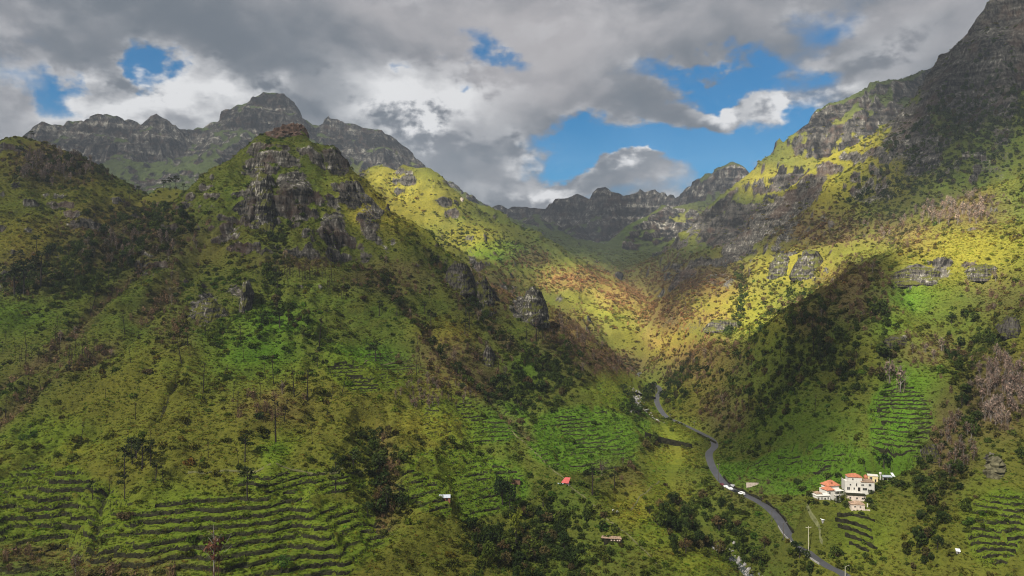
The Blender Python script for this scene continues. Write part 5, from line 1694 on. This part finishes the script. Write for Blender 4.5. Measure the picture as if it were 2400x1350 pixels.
M_TYRE = plain('tyre', (0.02, 0.02, 0.02), 0.9, 0.1, 2)
CARP = [(-2.1, 0.3), (2.05, 0.3), (2.1, 0.62), (1.95, 0.82), (1.0, 0.95), (0.35, 1.42), (-1.15, 1.46), (-1.95, 1.0), (-2.12, 0.85)]
VANP = [(-2.4, 0.35), (2.3, 0.35), (2.4, 0.75), (2.2, 1.05), (1.55, 1.2), (0.95, 1.95), (-2.3, 2.0), (-2.42, 0.9)]


def car(label, px, py, paint, van=False):
    g_ = ground(px, py)
    i = int(np.argmin(np.hypot(ROADL[:, 0] - g_.x, ROADL[:, 1] - g_.y)))
    a, b = ROADL[max(i - 1, 0)], ROADL[min(i + 1, len(ROADL) - 1)]
    t_ = thing('parked_van' if van else 'parked_car', label, 'van' if van else 'car', (g_.x, g_.y, float(ROADL[i][2]) + 0.08), math.atan2(b[1] - a[1], b[0] - a[0]), 'vehicles parked along the road')
    pr = VANP if van else CARP
    wd = 1.9 if van else 1.72
    part('body', extrude_profile('body', pr, wd, paint, 0.84, 0.98), t_)
    top = pr[5][1]
    win = MB()
    x0, x1, zl = (-2.0, 1.1, 1.25) if van else (-1.45, 0.5, 1.0)
    for s_ in (-1, 1):
        win.box(x0, x1, s_ * wd * 0.42 - 0.012, s_ * wd * 0.42 + 0.012, zl + 0.02, top - 0.12)
    part('side_window', win.mesh('side_window', M_GLASS), t_)
    q0, q1 = pr[4], pr[5]
    part('windscreen', MB().slab([(q0[0] + 0.02, -wd * 0.36, q0[1] + 0.06), (q0[0] + 0.02, wd * 0.36, q0[1] + 0.06), (q1[0] + 0.05, wd * 0.36, q1[1] - 0.03), (q1[0] + 0.05, -wd * 0.36, q1[1] - 0.03)], 0.02).mesh('windscreen', M_GLASS), t_)
    for x in (-1.35, 1.35):
        for s_ in (-1, 1):
            part('wheel', MB().tube([(x, s_ * wd * 0.40, 0.32), (x, s_ * wd * 0.52, 0.32)], [0.33, 0.33], 10).mesh('wheel', M_TYRE), t_)
    for s_ in (-1, 1):
        part('headlight', MB().box(2.0, 2.12, s_ * wd * 0.36 - 0.16, s_ * wd * 0.36 + 0.16, 0.62, 0.78).mesh('headlight', M_WHITESHEET), t_)


W_P, D_P, R_P, S_P = car_paint('white_paint', (0.80, 0.80, 0.82)), car_paint('dark_paint', (0.015, 0.017, 0.022)), car_paint('dark_red_paint', (0.10, 0.02, 0.03)), car_paint('silver_paint', (0.5, 0.5, 0.52))
car('white van parked nearest along the road', 1738, 1160, W_P, True)
car('dark car parked between the white van and two white cars', 1724, 1154, D_P)
car('white car parked second behind the white van', 1711, 1148, W_P)
car('white car parked behind another white car, next to a dark red one', 1701, 1143, W_P)
car('dark red car at the far end of the parked row', 1692, 1138, R_P)
car('silver car parked on the hill side of the road', 1717, 1141, S_P)


# ------------------------------------------------------------------ trees and bushes that can be told apart
MARKS = [((640, 300), 'rust red summit rock'), ((610, 450), 'streaked central cliff'), ((80, 290), 'far left skyline knob'), ((130, 385), 'far left grove'), ((330, 560), 'brown ravine on the left'), ((60, 690), 'left edge pines'),
         ((560, 690), 'narrow white slab'), ((110, 1225), 'lower left terraces'), ((330, 1040), 'top of the dark ditch'), ((228, 1270), 'foot of the dark ditch'), ((502, 1340), 'large reddish tree'), ((880, 868), 'bright green terraces'),
         ((1050, 860), 'brown ridge thicket'), ((1240, 725), 'pale rock cone'), ((1080, 650), 'blunt rock tower'), ((940, 400), 'yellow ridge crest'), ((1081, 480), 'rock pinnacle'), ((1042, 1168), 'tin-roofed hut'), ((1325, 1130), 'red-roofed hut'), ((1178, 1150), 'reddish wall'),
         ((1437, 1265), 'ruined barn'), ((1210, 1250), 'narrow yellow-green tree'), ((1370, 1030), 'terraces left of the stream'), ((1497, 965), 'weir'), ((1565, 1038), 'long channel wall'), ((1545, 940), 'far road bend'), ((1675, 1055), 'near road bend'), ((1720, 1150), 'parked cars'), ((1840, 1250), 'roadside parapet'),
         ((1895, 1265), 'pale utility pole'), ((1740, 1330), 'lower stream boulders'), ((2010, 1140), 'large white house'), ((2008, 1190), 'stone house'), ((1820, 790), 'shadowed spur crest'), ((1900, 940), 'shadowed spur face'), ((2110, 990), 'green terrace strip'), ((2110, 700), 'bright spur patch'),
         ((2330, 1100), 'rock tower'), ((2246, 1292), 'tiny white hut'), ((2340, 930), 'right edge grove'), ((2250, 480), 'grove under the mountain'), ((2300, 610), 'long rock ledge'), ((1600, 650), 'purple brown wood'), ((1480, 740), 'sunlit valley hill'), ((1700, 720), 'yellow outcrops'),
         ((480, 1300), 'bottom terraces'), ((640, 1040), 'tallest bare trunk'), ((760, 1180), 'lower central slope'), ((1000, 1000), 'orange brown patch'), ((2180, 1200), 'lower right ravine'), ((400, 450), 'left saddle pines')]
NUMW = ['', 'second ', 'third ', 'fourth ', 'fifth ', 'sixth ', 'seventh ', 'eighth ', 'ninth ', 'tenth ', 'eleventh ', 'twelfth ', 'thirteenth ', 'fourteenth ', 'fifteenth ', 'sixteenth ', 'seventeenth ', 'eighteenth ', 'nineteenth ', 'twentieth '] + ['twenty-' + q + ' ' for q in ('first', 'second', 'third', 'fourth', 'fifth', 'sixth', 'seventh', 'eighth', 'ninth')] + ['thirtieth '] + ['thirty-' + q + ' ' for q in ('first', 'second', 'third', 'fourth', 'fifth', 'sixth', 'seventh', 'eighth', 'ninth')]
PLANTS = []


def place_words(px, py):
    """the landmark nearest in the photograph, and the side of it"""
    (mx_, my_), nm = min(MARKS, key=lambda m: (m[0][0] - px) ** 2 + 1.6 * (m[0][1] - py) ** 2)
    dx, dy = px - mx_, py - my_
    d = 'right of' if dx > abs(dy) else 'left of' if dx < -abs(dy) else 'below' if dy > 0 else 'above'
    return d, nm, math.hypot(dx, dy)


def pix(p):
    return CX + F * p[0] / p[1], CY - F * p[2] / p[1]


def branch_set(rng, n, z0, z1, ln, up, r):
    out = []
    for _ in range(n):
        z = z0 + (z1 - z0) * rng.random()
        a = rng.random() * 6.283
        l_ = ln * (0.5 + 0.7 * rng.random()) * (1.15 - 0.6 * (z - z0) / max(z1 - z0, 1e-3))
        d = np.array([math.cos(a), math.sin(a), up * (0.5 + rng.random())])
        out.append(([(0, 0, z), tuple(np.array([0, 0, z]) + d * l_ * 0.55 + (0, 0, 0.02)), tuple(np.array([0, 0, z]) + d * l_)], [r, r * 0.7, r * 0.3], 4))
    return out


def kind_burnt(rng):
    bend = rng.normal(size=2) * 0.02
    tr = [([(0, 0, -0.06), (bend[0], bend[1], 0.5), (bend[0] * 2, bend[1] * 1.5, 1.0)], [0.017, 0.012, 0.004], 5)] + branch_set(rng, 7, 0.45, 0.97, 0.09, 0.4, 0.004)
    cr = tri_cloud(rng, 16, (0.07, 0.07, 0.13), (bend[0] * 2, bend[1] * 1.5, 0.9), 0.055, 0.2)
    return tubes_mesh('burnt_trunk', tr, M_CHAR), soup('burnt_tuft', cr, M_LEAF)


def kind_pine(rng):
    tr = [([(0, 0, -0.05), (0.01, 0.01, 0.5), (0.0, 0.02, 0.97)], [0.020, 0.015, 0.005], 6)] + branch_set(rng, 10, 0.55, 0.95, 0.17, 0.35, 0.005)
    cl = []
    for _ in range(11):
        z = 0.62 + 0.36 * rng.random()
        rr = 0.17 * (1.15 - (z - 0.6) * 1.6)
        a = rng.random() * 6.283
        cl.append(tri_cloud(rng, 20, (0.085, 0.085, 0.05), (math.cos(a) * rr, math.sin(a) * rr, z), 0.06, 0.3, 0.2))
    return tubes_mesh('pine_trunk', tr, M_BARK), soup('pine_crown', np.concatenate(cl), M_LEAF)


def kind_broad(rng):
    tr = [([(0, 0, -0.08), (0.02, 0.01, 0.2), (0.0, 0.02, 0.5)], [0.035, 0.026, 0.012], 6)] + branch_set(rng, 8, 0.22, 0.5, 0.38, 0.8, 0.010)
    cl = []
    for _ in range(13):
        d = rng.normal(size=3)
        d /= np.linalg.norm(d)
        c = np.array([0, 0, 0.6]) + d * np.array([0.25, 0.25, 0.22])
        cl.append(tri_cloud(rng, 26, (0.15, 0.15, 0.12), c, 0.075, 0.1, 0.5, 1.0))
    return tubes_mesh('tree_trunk', tr, M_BARK), soup('tree_crown', np.concatenate(cl), M_LEAF)


def kind_bare(rng):
    tr = [([(0, 0, -0.05), (0.01, 0.0, 0.5), (0.01, 0.01, 1.0)], [0.018, 0.012, 0.004], 5)] + branch_set(rng, 16, 0.2, 0.9, 0.3, 1.1, 0.006)
    return tubes_mesh('bare_trunk', tr, M_PALE), soup('bare_twigs', np.concatenate([tri_cloud(rng, 70, (0.2, 0.2, 0.32), (0, 0, 0.66), 0.10, 1.6, 0.2), blades(rng, 14, 0.16, 1.0, 0.5, 0.006)]), M_LEAF)


def kind_bush(rng):
    tr = branch_set(rng, 6, 0.0, 0.1, 0.5, 0.9, 0.03)
    cl = [tri_cloud(rng, 60, (0.55, 0.55, 0.42), (0, 0, 0.42), 0.22, 0.2, 0.45)]
    for _ in range(6):
        a = rng.random() * 6.283
        cl.append(tri_cloud(rng, 22, (0.28, 0.28, 0.24), (math.cos(a) * 0.4, math.sin(a) * 0.4, 0.25 + 0.35 * rng.random()), 0.17, 0.2))
    return tubes_mesh('bush_stems', tr, M_BARK), soup('bush_leaves', np.concatenate(cl), M_LEAF)


KR = np.random.default_rng(21)
SHAPES = {'burnt_pine': [kind_burnt(KR) for _ in range(4)], 'pine_tree': [kind_pine(KR) for _ in range(3)], 'broadleaf_tree': [kind_broad(KR) for _ in range(4)],
          'bare_tree': [kind_bare(KR) for _ in range(4)], 'bush': [kind_bush(KR) for _ in range(4)]}
WORDS = {'burnt_pine': ('burnt pine', 'burnt pines', 'trunk', 'crown'), 'pine_tree': ('dark green pine', 'dark green pines', 'trunk', 'crown'), 'broadleaf_tree': ('leafy tree', 'leafy trees', 'trunk', 'crown'),
         'bare_tree': ('leafless tree', 'leafless trees', 'trunk', 'crown'), 'bush': ('bush', 'bushes', 'stem', 'foliage')}
CATS = {'burnt_pine': 'tree', 'pine_tree': 'tree', 'broadleaf_tree': 'tree', 'bare_tree': 'tree', 'bush': 'bush'}


def plant(kind, p, h_, col, wide=1.0, lean=(0, 0), label=None, group=None, v=None):
    tm, cm_ = SHAPES[kind][KR.integers(len(SHAPES[kind])) if v is None else v]
    px, py = pix(p)
    wd = WORDS[kind]
    if label is None:
        size = 'tall ' if h_ * F / p[1] > 46 else ('small ' if h_ * F / p[1] < 22 else '')
        if kind in ('burnt_pine',):
            look_ = 'thin black ' if col[1] < 0.03 else 'scorched brown '
        elif kind == 'broadleaf_tree':
            look_ = 'yellow-green ' if col[0] > 0.055 and col[1] > 0.06 else ('rusty brown ' if col[0] > col[1] else 'dark green ')
        elif kind == 'bare_tree':
            look_ = 'grey brown ' if col[0] < 0.13 else 'pale brown '
        elif kind == 'bush':
            look_ = 'brown ' if col[0] > col[1] else 'rounded dark green '
        else:
            look_ = ''
        ln = 'leaning ' if abs(lean[1]) > 0.14 else ''
        side, nm, dist_ = place_words(px, py)
        key = (size + ln + look_ + wd[0], side, nm)
        group = wd[1] + ' near the ' + nm
        label = key[0]
    else:
        key = None
    o = thing(kind, label, CATS[kind], p, KR.random() * 6.283, group, (h_ * wide, h_ * wide, h_))
    o.rotation_euler = (lean[0], lean[1], KR.random() * 6.283 if abs(lean[1]) < 0.14 else 0)
    part(wd[2], tm, o)
    c = part(wd[3], cm_, o)
    c.color = (*col, 1)
    if key:
        PLANTS.append((key, dist_, o))
    return o


def choose(n, dens, y0, y1, tol=0.6, many=14, gap=0.0):
    """n visible spots, nearest the eye first, with odds after a density field"""
    p = scatter(n * many, y0, y1, dens, tol)
    p = p[np.argsort(p[:, 1] * (0.75 + 0.5 * RNG.random(len(p))))]
    if gap:
        keep, cells = [], set()
        for q in p:
            k = (int(q[0] // gap), int(q[1] // gap))
            if k not in cells:
                cells.add(k)
                keep.append(q)
        p = np.array(keep)
    return p[:n]


# pines and poles seen singly in the photograph: foot (px, py), height in px, kind
HAND = [('burnt_pine', 476, 921, 72), ('burnt_pine', 641, 901, 66), ('burnt_pine', 747, 822, 82), ('burnt_pine', 690, 931, 70), ('burnt_pine', 721, 938, 72), ('burnt_pine', 646, 1038, 108), ('burnt_pine', 610, 938, 42), ('burnt_pine', 777, 886, 30),
        ('burnt_pine', 553, 992, 24), ('burnt_pine', 130, 800, 40), ('burnt_pine', 292, 780, 46), ('burnt_pine', 425, 850, 60), ('burnt_pine', 213, 740, 44), ('burnt_pine', 297, 632, 38), ('burnt_pine', 358, 1052, 46), ('burnt_pine', 1060, 952, 44), ('burnt_pine', 1050, 900, 40),
        ('burnt_pine', 1258, 800, 62), ('burnt_pine', 1235, 802, 44), ('burnt_pine', 1272, 797, 40), ('burnt_pine', 1110, 1238, 44), ('burnt_pine', 958, 1180, 40), ('burnt_pine', 1060, 1180, 38), ('burnt_pine', 1545, 1180, 26), ('burnt_pine', 732, 1040, 44), ('burnt_pine', 560, 1090, 40), ('burnt_pine', 1148, 560, 20),
        ('pine_tree', 95, 672, 78), ('pine_tree', 56, 690, 80), ('pine_tree', 34, 694, 76), ('pine_tree', 292, 1114, 70), ('pine_tree', 310, 1088, 62), ('pine_tree', 333, 1100, 70), ('pine_tree', 352, 1092, 46), ('pine_tree', 580, 1174, 78), ('pine_tree', 216, 1170, 42), ('pine_tree', 292, 1170, 56), ('pine_tree', 574, 1083, 64),
        ('pine_tree', 1388, 1160, 72), ('pine_tree', 1440, 1145, 44), ('pine_tree', 1100, 770, 50), ('pine_tree', 1092, 740, 40), ('pine_tree', 1010, 770, 46), ('pine_tree', 930, 740, 40), ('pine_tree', 935, 1190, 54), ('pine_tree', 905, 1200, 60), ('pine_tree', 655, 770, 50), ('pine_tree', 650, 680, 36), ('pine_tree', 398, 446, 30), ('pine_tree', 412, 446, 34), ('pine_tree', 384, 448, 26),
        ('pine_tree', 430, 452, 22), ('pine_tree', 2020, 355, 22), ('pine_tree', 1998, 350, 22), ('broadleaf_tree', 1178, 1186, 74), ('broadleaf_tree', 1195, 1190, 60), ('broadleaf_tree', 2072, 1096, 36), ('broadleaf_tree', 1972, 1176, 28), ('broadleaf_tree', 1210, 1285, 110), ('broadleaf_tree', 660, 1342, 44), ('bare_tree', 2085, 900, 60), ('bare_tree', 2110, 920, 64), ('bare_tree', 502, 1352, 108)]
for px, py, hp in [(1972, 1160, 14), (1984, 1153, 10), (2000, 1155, 9), (2022, 1153, 10), (2040, 1156, 12), (2055, 1148, 14), (1962, 1177, 12), (2036, 1178, 14), (2046, 1192, 12), (1986, 1188, 16), (1912, 1180, 10), (2066, 1136, 14), (2092, 1132, 16), (1900, 1166, 14), (1935, 1182, 9), (2018, 1206, 9), (1995, 1206, 8), (2108, 1140, 18), (1880, 1150, 14), (1940, 1120, 14), (1965, 1118, 12)]:
    HAND.append(('bush', px, py, hp))
used_hand = 0
seq = {}
for kd, px, py, hp in HAND:
    p = ground(px, py)
    if p.y > 1200:
        continue
    h_ = hp * p.y / F
    if kd == 'burnt_pine':
        plant(kd, p, h_, (0.045, 0.032, 0.022) if KR.random() < 0.5 else (0.028, 0.026, 0.016), 1.0 + 0.3 * KR.random(), (0, 0.10 * KR.normal()))
    elif kd == 'bush':
        plant(kd, p, h_, ((0.045, 0.06, 0.015) if KR.random() < 0.5 else (0.026, 0.04, 0.013)), 1.3)
    elif kd == 'pine_tree':
        plant(kd, p, h_, (0.026, 0.036, 0.013), 1.25)
    elif (px, py) == (502, 1352):
        plant(kd, p, h_, (0.10, 0.045, 0.032), 1.1, label='large reddish scorched tree at the bottom edge, left of centre')
    elif (px, py) == (1210, 1285):
        plant(kd, p, h_, (0.13, 0.15, 0.020), 0.42, label='narrow bright yellow-green tree in the dark gully')
    elif kd == 'broadleaf_tree' and px in (1178, 1195):
        plant(kd, p, h_, (0.020, 0.034, 0.014), 0.75, label='big dark conifer-like tree beside the reddish wall' if px == 1178 else 'smaller dark tree touching the big one beside the reddish wall')
    elif px == 1972:
        plant(kd, p, h_, (0.085, 0.095, 0.016), 1.3, label='bright olive bushy tree between the tiled house and the stone house')
    elif px == 2072:
        plant(kd, p, h_, (0.016, 0.030, 0.012), 1.3, label='round dark tree on the slope above the open shed')
    elif px == 660:
        plant(kd, p, h_, (0.040, 0.085, 0.018), 1.25, label='dense round fresh green tree at the bottom edge below the terraces')
    else:
        plant(kd, p, h_, (0.17, 0.13, 0.11), 1.0)

def grove(kind, n, cx, cy, rx, ry, h0, h1, cols, wide=1.0):
    k = 0
    for _ in range(n * 4):
        a, r = KR.random() * 6.283, math.sqrt(KR.random())
        p = ground(cx + rx * r * math.cos(a), cy + ry * r * math.sin(a))
        if p.y > 1300 or look(RD_, p.x, p.y) < 5 or look(PADS, p.x, p.y) > 0.5 or look(bare_rock, p.x, p.y) > 0.6:
            continue
        c_ = np.array(cols[KR.integers(len(cols))]) * (0.75 + 0.5 * KR.random())
        plant(kind, p, h0 + (h1 - h0) * KR.random(), tuple(c_), wide * (0.85 + 0.3 * KR.random()), (0.04 * KR.normal(), 0.05 * KR.normal()))
        k += 1
        if k >= n:
            break


grove('bare_tree', 70, 2345, 930, 62, 82, 8, 13, [(0.26, 0.19, 0.165), (0.20, 0.14, 0.12)], 0.8)
grove('bare_tree', 40, 2235, 505, 90, 26, 9, 14, [(0.26, 0.19, 0.15), (0.19, 0.13, 0.10)], 0.9)
grove('bare_tree', 34, 2240, 1050, 50, 80, 5, 9, [(0.13, 0.09, 0.07)], 1.0)
grove('bare_tree', 40, 130, 400, 90, 40, 10, 15, [(0.17, 0.125, 0.11), (0.12, 0.09, 0.08)], 0.9)
grove('bare_tree', 26, 300, 590, 120, 34, 8, 13, [(0.16, 0.12, 0.10), (0.10, 0.075, 0.06)], 0.8)
grove('burnt_pine', 46, 685, 648, 100, 12, 7, 13, [(0.05, 0.033, 0.024), (0.03, 0.026, 0.018)])
grove('burnt_pine', 20, 800, 680, 50, 22, 6, 11, [(0.05, 0.033, 0.024)])
grove('burnt_pine', 26, 100, 830, 110, 34, 6, 10, [(0.05, 0.036, 0.028)])
grove('burnt_pine', 22, 210, 840, 50, 26, 6, 10, [(0.05, 0.036, 0.028)])
grove('bare_tree', 40, 1010, 930, 100, 34, 4, 7, [(0.085, 0.058, 0.045), (0.12, 0.08, 0.06)], 1.0)
grove('burnt_pine', 26, 1905, 800, 60, 60, 9, 14, [(0.03, 0.027, 0.02)])
tbl = GUL * (PXG < 420) + soft(PXG, PYG, [(560, 870, 330, 200), (250, 850, 260, 200), (680, 632, 110, 26, 1.), (880, 660, 70, 60), (1050, 880, 120, 80), (1180, 760, 120, 60, .8), (200, 1120, 240, 100, .5), (760, 1080, 260, 120, .7), (1900, 850, 120, 130, 1.), (330, 600, 160, 90, .8)]) * (0.25 + 0.75 * (CLUMP > 0.5)) * (1 - 0.7 * bare_rock)
for p in choose(130, np.clip(tbl, 0, 1) * 0.5, 270, 760, gap=5.0):
    h_ = 6 + 9 * KR.random() ** 1.5
    plant('burnt_pine', p, h_, (0.060, 0.036, 0.024) if KR.random() < 0.4 else (0.028, 0.026, 0.016), 0.9 + 0.5 * KR.random(), (0.06 * KR.normal(), 0.09 * KR.normal()))
tb2 = soft(PXG, PYG, [(150, 640, 200, 60), (330, 560, 160, 60), (330, 1090, 60, 60), (930, 760, 160, 70, .7), (1240, 830, 90, 60, .7), (400, 450, 60, 24), (880, 1130, 90, 60), (1120, 600, 120, 40, .8), (60, 360, 60, 40), (700, 770, 120, 60, .4)])
for p in choose(110, tb2 * 0.5, 270, 1000, gap=6.0):
    plant('pine_tree', p, 8 + 6 * KR.random(), tuple(np.array((0.026, 0.036, 0.013)) * (0.7 + 0.8 * KR.random())), 1.15 + 0.3 * KR.random(), (0.04 * KR.normal(), 0.05 * KR.normal()))
for p in choose(290, np.clip(wood * 1.2 - 0.15, 0, 1) * (0.3 + 0.7 * CLUMP) * (1 - TERR), 250, 900, gap=4.0):
    r = KR.random()
    col = np.array((0.022, 0.038, 0.012)) if r < 0.55 else (np.array((0.066, 0.085, 0.016)) if r < 0.86 else np.array((0.085, 0.058, 0.028)))
    plant('broadleaf_tree', p, 5.5 + 5.5 * KR.random(), tuple(col * (0.75 + 0.5 * KR.random())), 0.9 + 0.4 * KR.random())
for p in choose(120, np.clip(1.2 * brn - 0.2, 0, 1) * (1 - TERR) * (1 - bare_rock), 250, 1050, gap=4.5):
    px, py = pix(p)
    col = np.array((0.085, 0.060, 0.045)) if KR.random() < 0.5 else np.array((0.15, 0.105, 0.078))
    if px > 2150 or py < 560:
        col = np.array((0.20, 0.15, 0.125))
    plant('bare_tree', p, 5 + 5 * KR.random(), tuple(col * (0.7 + 0.6 * KR.random())), 0.85 + 0.4 * KR.random(), (0.05 * KR.normal(), 0.05 * KR.normal()))
d_b = np.clip((0.10 + 0.5 * RUFF * CLUMP) * (1 - wood) * (1 - bare_rock) * (1 - 0.8 * TERR) * (1 - 0.4 * brn), 0, 1)
d_b = np.clip(d_b * (CLUMP > 0.55) * PATCHY + 0.5 * GUL, 0, 1)
for p in choose(240, d_b * 0.5, 260, 620, gap=3.0):
    col = np.array((0.030, 0.046, 0.014)) if KR.random() < 0.6 else np.array((0.060, 0.045, 0.024))
    plant('bush', p, 1.8 + 2.8 * KR.random() ** 2, tuple(col * (0.8 + 0.5 * KR.random())), 1.0 + 0.5 * KR.random())


# each plant is told apart by its look and its place by a landmark
by_key = {}
for key, d_, o in PLANTS:
    by_key.setdefault(key, []).append((d_, o))
for (what, side, nm), lst in by_key.items():
    lst.sort(key=lambda q: q[0])
    for k, (d_, o) in enumerate(lst):
        o['label'] = what + ' ' + (side if len(lst) == 1 else NUMW[min(k, 38)] + 'nearest ' + side) + ' the ' + nm
